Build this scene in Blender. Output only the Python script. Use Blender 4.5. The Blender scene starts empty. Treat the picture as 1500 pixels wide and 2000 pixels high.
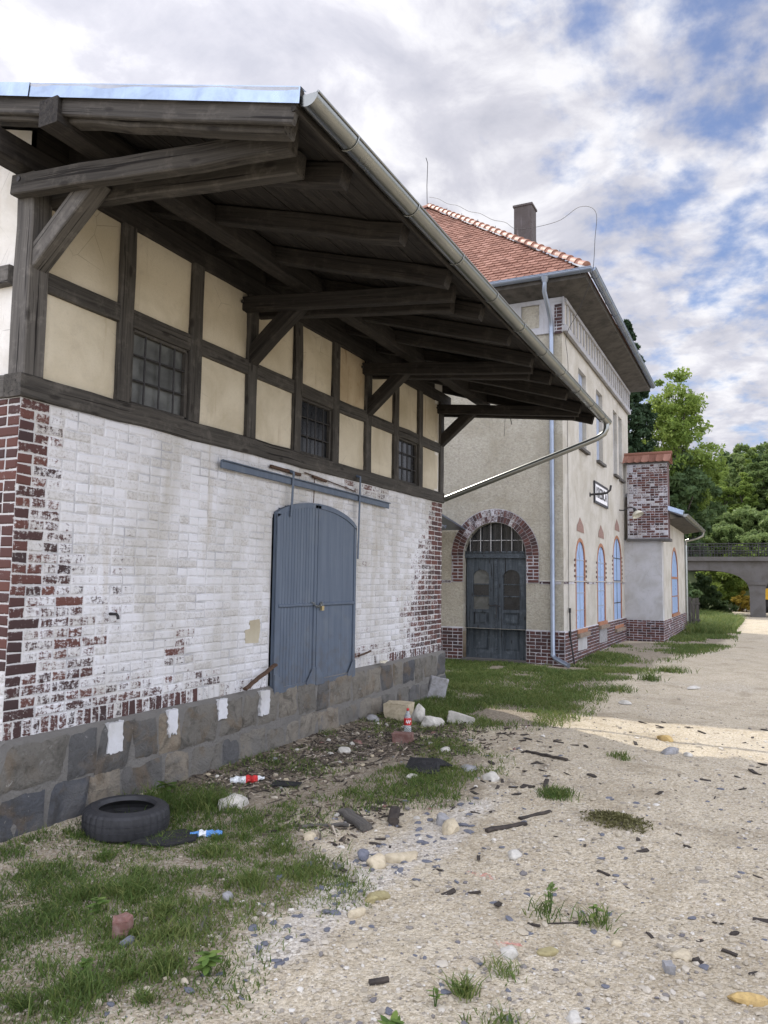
import bpy, math, random
import numpy as np
from mathutils import Vector, Matrix
random.seed(7); RNG = np.random.default_rng(11)
C = bpy.context.scene.collection
PI = math.pi

# ------------------------------------------------------------------ materials
class NT:
    def __init__(s, name):
        s.m = bpy.data.materials.new(name); s.m.use_nodes = True
        s.t = s.m.node_tree; s.t.nodes.clear()
        s.out = s.t.nodes.new('ShaderNodeOutputMaterial')
        s.b = s.t.nodes.new('ShaderNodeBsdfPrincipled')
        s.t.links.new(s.b.outputs[0], s.out.inputs[0])
    def n(s, typ): return s.t.nodes.new(typ)
    def put(s, sock, v):
        if isinstance(v, bpy.types.NodeSocket): s.t.links.new(v, sock)
        elif isinstance(v, (tuple, list)) and len(v) == 3 and sock.type == 'RGBA': sock.default_value = (*v, 1)
        else: sock.default_value = v
    def obj(s):
        return s.n('ShaderNodeTexCoord').outputs['Object']
    def pos(s):
        return s.n('ShaderNodeNewGeometry').outputs['Position']
    def attr(s, name, out='Color'):
        a = s.n('ShaderNodeAttribute'); a.attribute_name = name; return a.outputs[out]
    def mapv(s, v, scale=(1,1,1), loc=(0,0,0)):
        m = s.n('ShaderNodeMapping'); s.put(m.inputs['Vector'], v)
        m.inputs['Scale'].default_value = scale; m.inputs['Location'].default_value = loc
        return m.outputs[0]
    def noise(s, v, scale, detail=4, rough=.55, dist=0, color=False):
        x = s.n('ShaderNodeTexNoise'); s.put(x.inputs['Vector'], v)
        x.inputs['Scale'].default_value = scale; x.inputs['Detail'].default_value = detail
        x.inputs['Roughness'].default_value = rough; x.inputs['Distortion'].default_value = dist
        return x.outputs['Color' if color else 'Fac']
    def vor(s, v, scale, out='Color', feature='F1'):
        x = s.n('ShaderNodeTexVoronoi'); x.feature = feature; s.put(x.inputs['Vector'], v)
        x.inputs['Scale'].default_value = scale
        return x.outputs[out]
    def ramp(s, f, stops):
        r = s.n('ShaderNodeValToRGB'); s.put(r.inputs[0], f); e = r.color_ramp.elements
        while len(e) < len(stops): e.new(.5)
        for k, (p, c) in enumerate(stops):
            e[k].position = p; e[k].color = (*c, 1) if isinstance(c, (tuple, list)) else (c, c, c, 1)
        return r.outputs[0]
    def mix(s, f, a, b, blend='MIX'):
        m = s.n('ShaderNodeMix'); m.data_type = 'RGBA'; m.blend_type = blend
        s.put(m.inputs[0], f); s.put(m.inputs[6], a); s.put(m.inputs[7], b)
        return m.outputs[2]
    def math(s, op, a, b=0.0, c=0.0, clamp=False):
        m = s.n('ShaderNodeMath'); m.operation = op; m.use_clamp = clamp
        s.put(m.inputs[0], a); s.put(m.inputs[1], b); s.put(m.inputs[2], c)
        return m.outputs[0]
    def step(s, v, lo, hi):
        m = s.n('ShaderNodeMapRange'); m.interpolation_type = 'SMOOTHSTEP'
        s.put(m.inputs[0], v); s.put(m.inputs[1], lo); s.put(m.inputs[2], hi)
        return m.outputs[0]
    def sep(s, v):
        x = s.n('ShaderNodeSeparateColor'); s.put(x.inputs[0], v); return x.outputs
    def xyz(s, v):
        x = s.n('ShaderNodeSeparateXYZ'); s.put(x.inputs[0], v); return x.outputs
    def bump(s, h, strength=.5, dist=.01):
        b = s.n('ShaderNodeBump'); b.inputs['Strength'].default_value = strength
        b.inputs['Distance'].default_value = dist; s.put(b.inputs['Height'], h)
        s.t.links.new(b.outputs[0], s.b.inputs['Normal'])
    def done(s, color=None, rough=.8, metal=0, spec=None):
        if color is not None: s.put(s.b.inputs['Base Color'], color)
        s.put(s.b.inputs['Roughness'], rough); s.put(s.b.inputs['Metallic'], metal)
        if spec is not None: s.b.inputs['Specular IOR Level'].default_value = spec
        return s.m

def mat_brick(name, dark, mid, light, mortar, paint, wet=.0):
    t = NT(name); bk = t.attr('bk'); c = t.sep(bk); p = t.obj()
    al = t.n('ShaderNodeAttribute'); al.attribute_name = 'bk'; rnd2 = al.outputs['Alpha']
    base = t.ramp(c[0], [(0, dark), (.45, mid), (1, light)])
    fine = t.noise(p, 60, 5, .7)
    base = t.mix(t.math('MULTIPLY', fine, .5), base, (.05,.035,.03))
    col = t.mix(c[2], mortar, base)
    streak = t.noise(t.mapv(p, (1, 1, 2.4)), 21, 8, .76, .6)
    streak2 = t.noise(t.mapv(p, (1.6, 1.6, .5)), 30, 4, .7)
    n = t.math('ADD', t.math('MULTIPLY', streak, .6), t.math('MULTIPLY', streak2, .4))
    n = t.math('MULTIPLY_ADD', n, 3.3, -1.15)
    # paint stays where the noise is above the bareness of this brick
    keep = t.step(t.math('SUBTRACT', n, t.math('MULTIPLY_ADD', c[1], 1.35, -.22)), -.13, .20)
    tone = t.noise(t.mapv(p, (1, 1, .35)), 1.6, 5, .6, .4)
    pc = t.mix(t.step(tone, .38, .72), paint, tuple(x*f for x, f in zip(paint, (.72, .70, .64))))
    pc = t.mix(t.math('MULTIPLY', t.math('POWER', rnd2, 2.0), .42), pc, (.40, .38, .33))
    pc = t.mix(t.math('MULTIPLY', t.step(t.math('ADD', t.noise(p, 45, 5, .75), t.math('MULTIPLY', rnd2, .15)), .6, .75), .5), pc, (.28, .26, .24))
    jn = t.step(t.noise(p, 3.5, 5, .65), .42, .68)
    pc = t.mix(t.math('MULTIPLY', t.math('SUBTRACT', 1.0, c[2]), jn), pc, tuple(x*.55 for x in paint))
    stain = t.step(t.noise(t.mapv(p, (2.2, 2.2, .22)), 3, 6, .6, .3), .56, .78)
    pc = t.mix(t.math('MULTIPLY', stain, .5), pc, (.36, .32, .25))
    col = t.mix(keep, col, pc)
    t.bump(t.math('ADD', t.noise(p, 110, 4, .7), t.math('MULTIPLY', keep, .6)), .35, .004)
    return t.done(col, .88)

def mat_wood(name, lo, hi, g=1.0, stain=.4):
    t = NT(name); v = t.attr('gc', 'Vector')
    grain = t.noise(t.mapv(v, (1.3, 38*g, 38*g)), 1, 6, .65, .8)
    big = t.noise(t.mapv(v, (.7, 4, 4)), 1, 4, .6)
    crack = t.math('SUBTRACT', 1.0, t.step(t.noise(t.mapv(v, (.9, 46, 46)), 1, 4, .55, .5), .33, .39))
    knot = t.math('SUBTRACT', 1.0, t.step(t.vor(t.mapv(v, (3.2, 9, 9)), 1, 'Distance'), .10, .22))
    col = t.ramp(t.math('ADD', t.math('MULTIPLY', grain, .7), t.math('MULTIPLY', big, .3)), [(.33, lo), (.68, hi)])
    col = t.mix(t.math('MULTIPLY', t.step(big, .45, .7), stain), col, tuple(x*.5 for x in lo))
    col = t.mix(t.math('MULTIPLY', t.step(t.noise(v, 7, 5, .7), .5, .7), .45), col, tuple(min(1, x*1.45) for x in hi))
    col = t.mix(t.math('MAXIMUM', crack, t.math('MULTIPLY', knot, .7)), col, (.010, .008, .007))
    t.bump(t.math('SUBTRACT', grain, t.math('MULTIPLY', crack, .9)), .6, .008)
    return t.done(col, .82, 0, .3)

def mat_plaster(name, base, spot, bump=.25, stain_col=(.27,.16,.07), amt=.25, bscale=55, fc=.25):
    t = NT(name); p = t.obj()
    big = t.noise(p, 1.7, 5, .6, .5); mid = t.noise(p, 9, 6, .65, .3); fine = t.noise(t.mapv(p, (1, .85, 1.15)), bscale, 7, .74, .6)
    col = t.mix(t.step(big, .35, .7), base, tuple(x*f for x, f in zip(base, (.76, .74, .69))))
    col = t.mix(t.math('MULTIPLY', t.step(mid, .56, .72), .45), col, spot)
    run = t.noise(t.mapv(p, (5, 5, .35)), 1.6, 6, .65, .4)
    col = t.mix(t.math('MULTIPLY', t.step(run, .56, .8), amt), col, stain_col)
    col = t.mix(t.math('MULTIPLY', t.step(fine, .5-fc*.15, .8-fc*.2), fc), col, tuple(x*.55 for x in base))
    rv = t.n('ShaderNodeObjectInfo').outputs['Random']
    col = t.mix(t.math('MULTIPLY', rv, .22), col, spot)
    ck = t.math('SUBTRACT', 1.0, t.step(t.vor(t.mapv(p, (1, 1, 1)), 2.6, 'Distance', 'DISTANCE_TO_EDGE'), .002, .008)); ckm = t.step(t.noise(p, 2.0, 3, .5), .52, .62)
    col = t.mix(t.math('MULTIPLY', t.math('MULTIPLY', ck, ckm), .55), col, tuple(x*.45 for x in spot))
    t.bump(t.math('ADD', fine, t.math('MULTIPLY', mid, .6)), bump, .02)
    return t.done(col, .92, 0, .2)

def mat_plain(name, col, rough=.6, metal=0, var=.25, scale=14, bump=0, spec=None):
    t = NT(name); p = t.obj()
    n = t.noise(p, scale, 6, .65, .3)
    c = t.mix(t.step(n, .35, .75), col, tuple(x*(1-var) for x in col))
    if bump: t.bump(t.noise(p, scale*4, 5, .7), bump, .01)
    return t.done(c, t.math('MULTIPLY_ADD', n, .25, rough-.12), metal, spec)

def mat_leaf(name, a, b, c, trans=.35, soft=None):
    t = NT(name); r = t.attr('rnd', 'Fac'); p = t.pos()
    big = t.noise(p, .9, 4, .6)
    col = t.ramp(t.math('ADD', t.math('MULTIPLY', r, .6), t.math('MULTIPLY', big, .4)), [(.15, a), (.5, b), (.9, c)])
    t.done(col, .6, 0, .25)
    tr = t.n('ShaderNodeBsdfTranslucent'); t.put(tr.inputs[0], t.mix(.5, col, c))
    mx = t.n('ShaderNodeMixShader'); mx.inputs[0].default_value = trans
    t.t.links.new(t.b.outputs[0], mx.inputs[1]); t.t.links.new(tr.outputs[0], mx.inputs[2])
    t.t.links.new(mx.outputs[0], t.out.inputs[0])
    return t.m

M = {}
M['brick_shed'] = mat_brick('whitewashed_brick', (.034,.018,.020), (.080,.029,.026), (.140,.050,.038), (.52,.50,.49), (.63,.635,.665))
M['brick_red'] = mat_brick('dark_red_brick', (.026,.013,.016), (.080,.028,.025), (.145,.052,.040), (.42,.40,.40), (.47,.47,.52))
M['wood'] = mat_wood('old_dark_timber', (.022,.020,.018), (.095,.087,.076))
M['wood_grey'] = mat_wood('weathered_grey_timber', (.040,.037,.034), (.150,.139,.125))
M['wood_end'] = mat_wood('dark_weathered_timber', (.020,.018,.016), (.088,.080,.070))
M['wood_eave'] = mat_wood('shade_darkened_eave_timber', (.007,.006,.006), (.046,.040,.034))  # shade under the eave painted into the timber colour
M['plaster'] = mat_plaster('cream_panel_plaster', (.60,.545,.43), (.44,.395,.315), .22, (.27,.19,.11), .65)
M['plaster_stained'] = mat_plaster('stained_panel_plaster', (.50,.42,.30), (.33,.21,.11), .2, (.17,.09,.04), 1.0)
M['plaster_white'] = mat_plaster('white_panel_plaster', (.74,.72,.68), (.6,.58,.53), .15)
M['render'] = mat_plaster('rough_cream_render', (.445,.420,.355), (.31,.29,.245), 1.6, (.20,.185,.145), .6, 19, .7)
M['render_smooth'] = mat_plaster('smooth_cream_render', (.495,.475,.430), (.37,.355,.325), .45, (.28,.265,.235), .7, 22, .4)
M['frieze'] = mat_plaster('blue_grey_painted_brick', (.37,.375,.40), (.27,.26,.27), .3, (.2,.16,.15), .5)
M['frieze_cream'] = mat_plaster('cream_frieze_field', (.58,.55,.47), (.46,.43,.37), .2)
M['cement'] = mat_plaster('pale_cement_patch', (.47,.47,.48), (.33,.33,.35), .4)
M['sill_stone'] = mat_plain('worn_window_sill', (.24,.185,.14), .9, 0, .45, 18, .3)
M['cement_white'] = mat_plaster('whitewash_patch', (.62,.63,.66), (.50,.50,.53), .3, (.42,.40,.38), .4, 30, .3)
M['soffit'] = mat_plain('brown_grey_soffit', (.075,.068,.060), .85, 0, .6, 4, .3)
M['door_paint'] = mat_plain('blue_grey_door_paint', (.098,.132,.190), .5, 0, .22, 5, .05)
def mat_door():
    t = NT('weathered_blue_grey_paint'); p = t.obj(); z = t.xyz(p)[2]
    st_ = t.noise(t.mapv(p, (14, 14, .9)), 1, 6, .65, .3); big = t.noise(p, 2.2, 5, .6)
    col = t.mix(t.step(st_, .35, .7), (.072,.098,.142), (.105,.134,.180))
    col = t.mix(t.math('MULTIPLY', t.step(big, .5, .75), .35), col, (.15,.17,.19))
    grime = t.step(t.math('SUBTRACT', t.noise(p, 9, 6, .7), t.math('MULTIPLY', z, .25)), .22, .50)
    col = t.mix(t.math('MULTIPLY', grime, .5), col, (.075,.07,.065))
    chip = t.step(t.noise(p, 34, 5, .7, .6), .665, .70)
    col = t.mix(t.math('MULTIPLY', chip, .8), col, (.07,.045,.035))
    t.bump(t.math('SUBTRACT', t.noise(p, 50, 4, .7), chip), .12, .004)
    return t.done(col, t.math('MULTIPLY_ADD', st_, .3, .4), 0, .4)
M['door_paint'] = mat_door()
M['old_door'] = mat_wood('faded_blue_black_door_wood', (.026,.034,.043), (.085,.10,.115), .7)
M['iron'] = mat_plain('dark_iron', (.035,.033,.034), .6, .3, .4, 30)
M['rust'] = mat_plain('rusty_iron', (.09,.05,.03), .8, .1, .5, 40, .3)
M['zinc'] = mat_plain('galvanised_zinc', (.27,.28,.27), .30, 1, .15, 2)
M['zinc_bright'] = mat_plain('sky_tinted_zinc_flashing', (.36,.44,.56), .30, 1, .35, 4)  # blue tint in the metal stands in for reflected sky
M['zinc_blue'] = mat_plain('pale_blue_zinc_pipe', (.26,.30,.37), .36, .8, .2, 2)
M['roof_metal'] = mat_plain('roof_sheet', (.35,.36,.38), .45, .8, .3, 3)
M['concrete'] = mat_plaster('grey_bridge_concrete', (.115,.11,.108), (.075,.072,.07), .4, (.05,.045,.04), .7, 20)
M['chimney'] = mat_plaster('sooty_chimney_render', (.11,.098,.098), (.055,.048,.048), .5, (.24,.22,.225), .9)
M['pane_blue'] = mat_plain('sky_blue_window_board', (.29,.43,.68), .3, 0, .22, 3)
M['board_blue'] = mat_plain('grey_blue_window_board', (.30,.35,.45), .5, 0, .2, 4)
M['orange'] = mat_plain('orange_brown_frame_paint', (.33,.145,.075), .7, 0, .4, 10)
M['white_paint'] = mat_plain('sign_white', (.80,.80,.82), .4, 0, .08, 5)
M['black_paint'] = mat_plain('sign_black', (.015,.015,.02), .45)
M['rubber'] = mat_plain('black_rubber', (.022,.023,.027), .62, 0, .5, 9, .12)
M['flat_black'] = mat_plain('felt_and_recess_black', (.014,.014,.016), .8, 0, .4, 20, .3)
M['enamel'] = mat_plain('pale_lamp_shade', (.62,.60,.50), .4)
M['yellow'] = mat_plain('yellow_vehicle_paint', (.70,.42,.03), .4)
M['rag'] = mat_plain('dirty_white_cloth', (.66,.62,.50), .9, 0, .3, 20)
M['bark'] = mat_wood('tree_bark', (.035,.028,.022), (.13,.11,.09), .3)

def mat_tile():
    t = NT('red_clay_tile'); a = t.attr('bk'); c = t.sep(a); p = t.obj()
    col = t.ramp(c[0], [(0, (.165,.076,.055)), (.5, (.235,.115,.083)), (1, (.31,.165,.125))])
    n = t.noise(p, 7, 5, .6)
    col = t.mix(t.math('MULTIPLY', t.step(n, .55, .8), .4), col, (.20,.10,.08))
    return t.done(col, .85, 0, .15)
M['tile'] = mat_tile()

def mat_stone():
    t = NT('sandstone_plinth'); a = t.attr('bk'); c = t.sep(a); p = t.obj()
    col = t.ramp(c[0], [(0, (.095,.100,.112)), (.35, (.19,.18,.16)), (.75, (.25,.23,.195)), (1, (.29,.25,.195))])
    n = t.noise(p, 6, 7, .7, .6); f = t.noise(p, 45, 5, .75)
    col = t.mix(t.math('MULTIPLY', t.step(n, .48, .66), .62), col, (.062,.058,.052))
    col = t.mix(t.math('MULTIPLY', t.step(t.noise(p, 3, 5, .6, .8), .54, .68), .42), col, (.20,.145,.09))
    wh = t.noise(p, 14, 6, .75, .8)
    col = t.mix(t.math('MULTIPLY', t.step(wh, .60, .72), t.math('MULTIPLY', c[1], .9)), col, (.48,.47,.45))
    col = t.mix(t.math('MULTIPLY', t.step(f, .5, .8), .5), col, (.05,.048,.045))
    col = t.mix(c[2], t.mix(n, (.16,.155,.145), (.25,.24,.225)), col)
    zz = t.xyz(p)[2]; sm = t.noise(t.mapv(p, (1, 1, .8)), 2.4, 6, .62, .5)
    col = t.mix(t.math('MULTIPLY', t.step(t.math('SUBTRACT', sm, t.math('MULTIPLY', zz, .55)), .47, .64), .62), col, t.mix(f, (.12,.12,.12), (.23,.225,.215)))
    t.bump(t.math('ADD', f, t.math('MULTIPLY', n, 2.0)), .9, .03)
    return t.done(col, .92, 0, .2)
M['stone'] = mat_stone()

def mat_ground():
    t = NT('gravel_dirt'); gm = t.sep(t.attr('gm')); p = t.pos()
    big = t.noise(p, .55, 5, .6, .4); mid = t.noise(p, 3.3, 6, .65, .4)
    sand = t.mix(t.step(mid, .35, .65), (.60,.52,.375), (.46,.385,.265))
    sand = t.mix(t.math('MULTIPLY', t.step(big, .5, .7), .6), sand, (.42,.38,.31))
    v1 = t.vor(p, 70); s1 = t.sep(v1)
    grit = t.ramp(s1[0], [(0, (.19,.16,.12)), (.4, (.48,.42,.325)), (.8, (.60,.545,.45)), (1, (.74,.71,.65))])
    v2 = t.vor(p, 26); s2 = t.sep(v2)
    pebble = t.ramp(s2[1], [(0, (.14,.14,.16)), (.2, (.34,.29,.21)), (.75, (.42,.365,.27)), (1, (.60,.57,.50))])
    col = t.mix(.5, sand, grit); col = t.mix(.14, col, pebble)
    col = t.mix(t.math('MULTIPLY', t.step(t.noise(p, 150, 4, .8), .48, .62), .35), col, (.15,.12,.085))
    col = t.mix(t.math('MULTIPLY', t.step(t.noise(p, 1.3, 7, .66, .5), .50, .68), .45), col, (.24,.195,.13))
    soil = t.mix(mid, (.085,.066,.045), (.16,.125,.082)); soil = t.mix(.3, soil, grit)
    col = t.mix(t.math('MULTIPLY', t.step(t.math('ADD', gm[0], t.math('MULTIPLY_ADD', mid, .7, -.35)), .3, .65), .88), col, soil)
    lit = t.mix(t.step(t.noise(p, 28, 6, .75), .4, .65), (.050,.040,.031), (.19,.155,.115))
    col = t.mix(t.math('MULTIPLY', t.step(t.math('ADD', gm[1], t.math('MULTIPLY_ADD', t.noise(p, 5, 6, .7), 1.3, -.65)), .40, .75), .8), col, lit)
    al = t.n('ShaderNodeAttribute'); al.attribute_name = 'gm'
    wh = t.mix(.5, grit, (.58,.56,.54))
    col = t.mix(t.math('MULTIPLY', t.step(t.math('ADD', al.outputs['Alpha'], t.math('MULTIPLY_ADD', mid, .8, -.4)), .35, .7), .7), col, wh)
    red = t.step(t.math('MULTIPLY', gm[2], t.noise(p, 16, 5, .7, 2.0)), .40, .52)
    col = t.mix(t.math('MULTIPLY', red, .55), col, (.55,.13,.13))
    h = t.math('ADD', t.math('MULTIPLY', t.vor(p, 70, 'Distance'), -.6), t.math('MULTIPLY', t.vor(p, 26, 'Distance'), -.8))
    h = t.math('ADD', h, t.math('MULTIPLY', t.noise(p, 9, 6, .7), 1.5))
    t.bump(h, .8, .018)
    return t.done(col, .95, 0, .15)
M['ground'] = mat_ground()

def mat_pebble():
    t = NT('loose_pebbles'); r = t.attr('rnd', 'Fac'); p = t.pos()
    col = t.ramp(r, [(0, (.13,.13,.15)), (.2, (.26,.24,.21)), (.5, (.42,.37,.28)), (.8, (.50,.46,.39)), (1, (.64,.62,.57))])
    col = t.mix(t.math('MULTIPLY', t.noise(p, 60, 4, .7), .4), col, (.22,.18,.13))
    return t.done(col, .9, 0, .2)
M['pebble'] = mat_pebble()

def mat_rock(name, a, b):
    t = NT(name); p = t.obj()
    n = t.noise(p, 14, 7, .7, .5)
    col = t.mix(t.step(n, .35, .68), a, b)
    col = t.mix(t.math('MULTIPLY', t.step(t.noise(p, 60, 4, .7), .5, .8), .5), col, tuple(x*.5 for x in b))
    t.bump(t.noise(p, 45, 6, .75), .5, .008)
    return t.done(col, .88, 0, .25)
M['rock_pale'] = mat_rock('pale_rock', (.54,.47,.34), (.40,.34,.24))
M['rock_white'] = mat_rock('white_rock', (.54,.52,.47), (.40,.38,.34))
M['rock_grey'] = mat_rock('grey_rock', (.30,.30,.31), (.20,.195,.19))
M['rock_olive'] = mat_rock('olive_rock', (.34,.30,.16), (.24,.20,.10))
M['rock_ochre'] = mat_rock('ochre_rock', (.50,.36,.15), (.36,.25,.11))
M['slate'] = mat_rock('blue_grey_slate', (.17,.178,.21), (.10,.106,.13))
M['coal'] = mat_rock('dark_bark', (.035,.030,.028), (.07,.058,.048))
M['brickbit'] = mat_rock('broken_brick', (.17,.085,.07), (.25,.165,.145))
M['mossy'] = mat_rock('moss', (.10,.09,.035), (.05,.045,.02))
M['grass'] = mat_leaf('grass_blades', (.040,.074,.018), (.088,.150,.034), (.23,.245,.085), .38)
M['weed'] = mat_leaf('weed_leaves', (.07,.13,.03), (.13,.21,.05), (.24,.31,.08), .35)
M['leaf_light'] = mat_leaf('light_leaves', (.08,.13,.028), (.17,.25,.05), (.32,.39,.10), .45)
M['leaf_mid'] = mat_leaf('mid_leaves', (.075,.125,.04), (.15,.22,.07), (.27,.33,.13), .45)
M['leaf_dark'] = mat_leaf('haze_lightened_leaves', (.034,.064,.026), (.070,.118,.044), (.14,.19,.075), .4)  # greens lightened to imitate distance haze
M['needle'] = mat_leaf('needles', (.012,.028,.014), (.026,.052,.024), (.05,.085,.035), .2)
M['hill'] = mat_plain('wooded_hill_soil', (.07,.09,.03), .95, 0, .5, .6)

def mat_glass(name, base, rough=.12):
    t = NT(name); p = t.obj(); n = t.noise(p, 3, 5, .6, .6)
    col = t.mix(t.step(n, .35, .7), base, tuple(x*.35 for x in base))
    return t.done(col, t.math('MULTIPLY_ADD', n, .3, rough), 0, .5)
M['glass_dark'] = mat_glass('dirty_dark_glass', (.020,.022,.026))
M['glass_grey'] = mat_glass('dusty_grey_glass', (.11,.115,.11), .3)
def mat_clear():
    t = NT('clear_plastic'); t.b.inputs['Transmission Weight'].default_value = .75
    return t.done((.86,.90,.93), .12, 0, .5)
M['clear'] = mat_clear()
M['blue_plastic'] = mat_plain('blue_plastic', (.10,.28,.62), .3, 0, .3, 40)
M['red_label'] = mat_plain('red_label', (.55,.03,.03), .4)
M['white_plastic'] = mat_plain('white_plastic', (.75,.78,.80), .3, 0, .2, 40)

# ------------------------------------------------------------------ mesh helpers
class MB:
    def __init__(s): s.v = []; s.f = []; s.gc = []; s.bk = []; s.sm = []
    def add(s, vs, fs, gc=None, bk=None, smooth=False):
        o = len(s.v); s.v += [tuple(p) for p in vs]
        s.f += [tuple(o+i for i in f) for f in fs]; s.sm += [smooth]*len(fs)
        s.gc += gc if gc else [tuple(p) for p in vs]
        s.bk += ([bk]*len(vs) if bk is not None and not isinstance(bk, list) else bk) if bk is not None else [(.5, 0, 1, .5)]*len(vs)
    def build(s, name, mat, parent=None, label=None):
        me = bpy.data.meshes.new(name); me.from_pydata(s.v, [], s.f); me.update()
        a = me.attributes.new('gc', 'FLOAT_VECTOR', 'POINT'); a.data.foreach_set('vector', np.array(s.gc, dtype=np.float32).ravel())
        a = me.attributes.new('bk', 'FLOAT_COLOR', 'POINT'); a.data.foreach_set('color', np.array(s.bk, dtype=np.float32).ravel())
        me.polygons.foreach_set('use_smooth', s.sm)
        me.materials.append(mat)
        o = bpy.data.objects.new(name, me); C.objects.link(o)
        if parent is not None: o.parent = parent; o.matrix_parent_inverse = Matrix.Translation(parent.location).inverted() if parent.type == 'EMPTY' else Matrix()
        if label: o['label'] = label
        return o

def tag(o, label=None, cat=None, group=None, kind=None):
    if label: o['label'] = label
    if cat: o['category'] = cat
    if group: o['group'] = group
    if kind: o['kind'] = kind
    return o
def thing(name, label, cat, loc=(0,0,0), group=None):
    o = bpy.data.objects.new(name, None); C.objects.link(o); o.location = loc; o.empty_display_size = .2
    return tag(o, label, cat, group)

def beam(mb, p0, p1, w, h, up=(0,0,1), ch=.008, jit=.003, seg=.3):
    p0, p1 = Vector(p0), Vector(p1); d = p1-p0; L = d.length; d.normalize()
    side = d.cross(Vector(up)).normalized(); u = side.cross(d).normalized()
    a, b = w/2, h/2; c = min(ch, a*.6, b*.6)
    prof = [(-a+c,-b), (a-c,-b), (a,-b+c), (a,b-c), (a-c,b), (-a+c,b), (-a,b-c), (-a,-b+c)]
    n = max(1, int(L/seg)); vs = []; gc = []; off = (random.uniform(0,50), random.uniform(0,50), random.uniform(0,50))
    for i in range(n+1):
        s = L*i/n; js, ju = random.gauss(0, jit), random.gauss(0, jit); k = 1+random.gauss(0, jit*2)
        for x, y in prof:
            vs.append(p0+d*s+side*(x*k+js)+u*(y*k+ju)); gc.append((s+off[0], x+off[1], y+off[2]))
    fs = []
    for i in range(n):
        for j in range(8):
            k = (j+1) % 8; fs.append((i*8+j, i*8+k, i*8+8+k, i*8+8+j))
    fs.append(tuple(range(7,-1,-1))); fs.append(tuple(n*8+j for j in range(8)))
    mb.add(vs, fs, gc)
    return mb
def B(name, mat, parent, *args, label=None, **kw):
    return beam(MB(), *args, **kw).build(name, mat, parent, label)
def box(mb, lo, hi, bk=None):
    x0,y0,z0 = lo; x1,y1,z1 = hi
    vs = [(x0,y0,z0),(x1,y0,z0),(x1,y1,z0),(x0,y1,z0),(x0,y0,z1),(x1,y0,z1),(x1,y1,z1),(x0,y1,z1)]
    mb.add(vs, [(3,2,1,0),(4,5,6,7),(0,1,5,4),(1,2,6,5),(2,3,7,6),(3,0,4,7)], bk=bk)
    return mb
def frames(pts):
    pts = [Vector(p) for p in pts]; T = []
    for i in range(len(pts)):
        a = pts[max(0,i-1)]; b = pts[min(len(pts)-1,i+1)]; T.append((b-a).normalized())
    up = Vector((0,0,1)) if abs(T[0].z) < .9 else Vector((1,0,0))
    N = [T[0].cross(up).normalized()]
    for i in range(1, len(pts)):
        n = N[-1]-T[i]*N[-1].dot(T[i]); N.append(n.normalized())
    return pts, T, N
def tube(mb, pts, r, n=12, caps=True, bk=None):
    pts, T, N = frames(pts); vs = []; fs = []
    for i, p in enumerate(pts):
        rr = r[i] if isinstance(r, (list, tuple)) else r; bb = T[i].cross(N[i])
        for k in range(n):
            a = 2*PI*k/n; vs.append(p+N[i]*math.cos(a)*rr+bb*math.sin(a)*rr)
    for i in range(len(pts)-1):
        for k in range(n):
            q = (k+1) % n; fs.append((i*n+k, i*n+q, i*n+n+q, i*n+n+k))
    mb.add(vs, fs, smooth=True, bk=bk)
    if caps:
        mb.add([vs[k] for k in range(n)], [tuple(range(n))]); mb.add([vs[-n+k] for k in range(n)], [tuple(range(n))])
    return mb
def spline(pts, n=6):
    pts = [Vector(p) for p in pts]; P = [pts[0]]+pts+[pts[-1]]; out = []
    for i in range(1, len(P)-2):
        a, b, c, d = P[i-1:i+3]
        for k in range(n):
            t = k/n; out.append(.5*((2*b)+(c-a)*t+(2*a-5*b+4*c-d)*t*t+(3*b-3*c+d-a)*t**3))
    return out+[pts[-1]]
def half_gutter(mb, p0, p1, r, up=Vector((0,0,1)), th=.004, bead=True):
    p0, p1 = Vector(p0), Vector(p1); d = (p1-p0).normalized(); side = d.cross(up).normalized(); u = side.cross(d)
    prof = [(math.cos(PI+PI*k/12)*r, math.sin(PI+PI*k/12)*r) for k in range(13)]
    inn = [(x*(1-th/r), y*(1-th/r)) for x, y in prof][::-1]
    ring = prof+inn; n = len(ring); vs = [p+side*x+u*y for p in (p0, p1) for x, y in ring]
    fs = [(k, (k+1) % n, n+(k+1) % n, n+k) for k in range(n)]
    mb.add(vs, fs, smooth=True)
    for e in (p0, p1):
        mb.add([e+side*x+u*y for x, y in prof], [tuple(range(13))])
    if bead:
        for s in (1, -1): tube(mb, [p0+side*s*r, p1+side*s*r], r*.12, 6)
    L = (p1-p0).length; k = .45
    while k < L:
        c = p0+d*k; q = [c+side*x*1.06+u*y*1.06 for x, y in prof]
        tube(mb, q, r*.07, 5); k += .87
    return mb

class Frame:
    def __init__(s, O, U, V, N): s.O, s.U, s.V, s.N = map(Vector, (O, U, V, N))
    def p(s, u, v, d=0): return s.O+s.U*u+s.V*v+s.N*d

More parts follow.
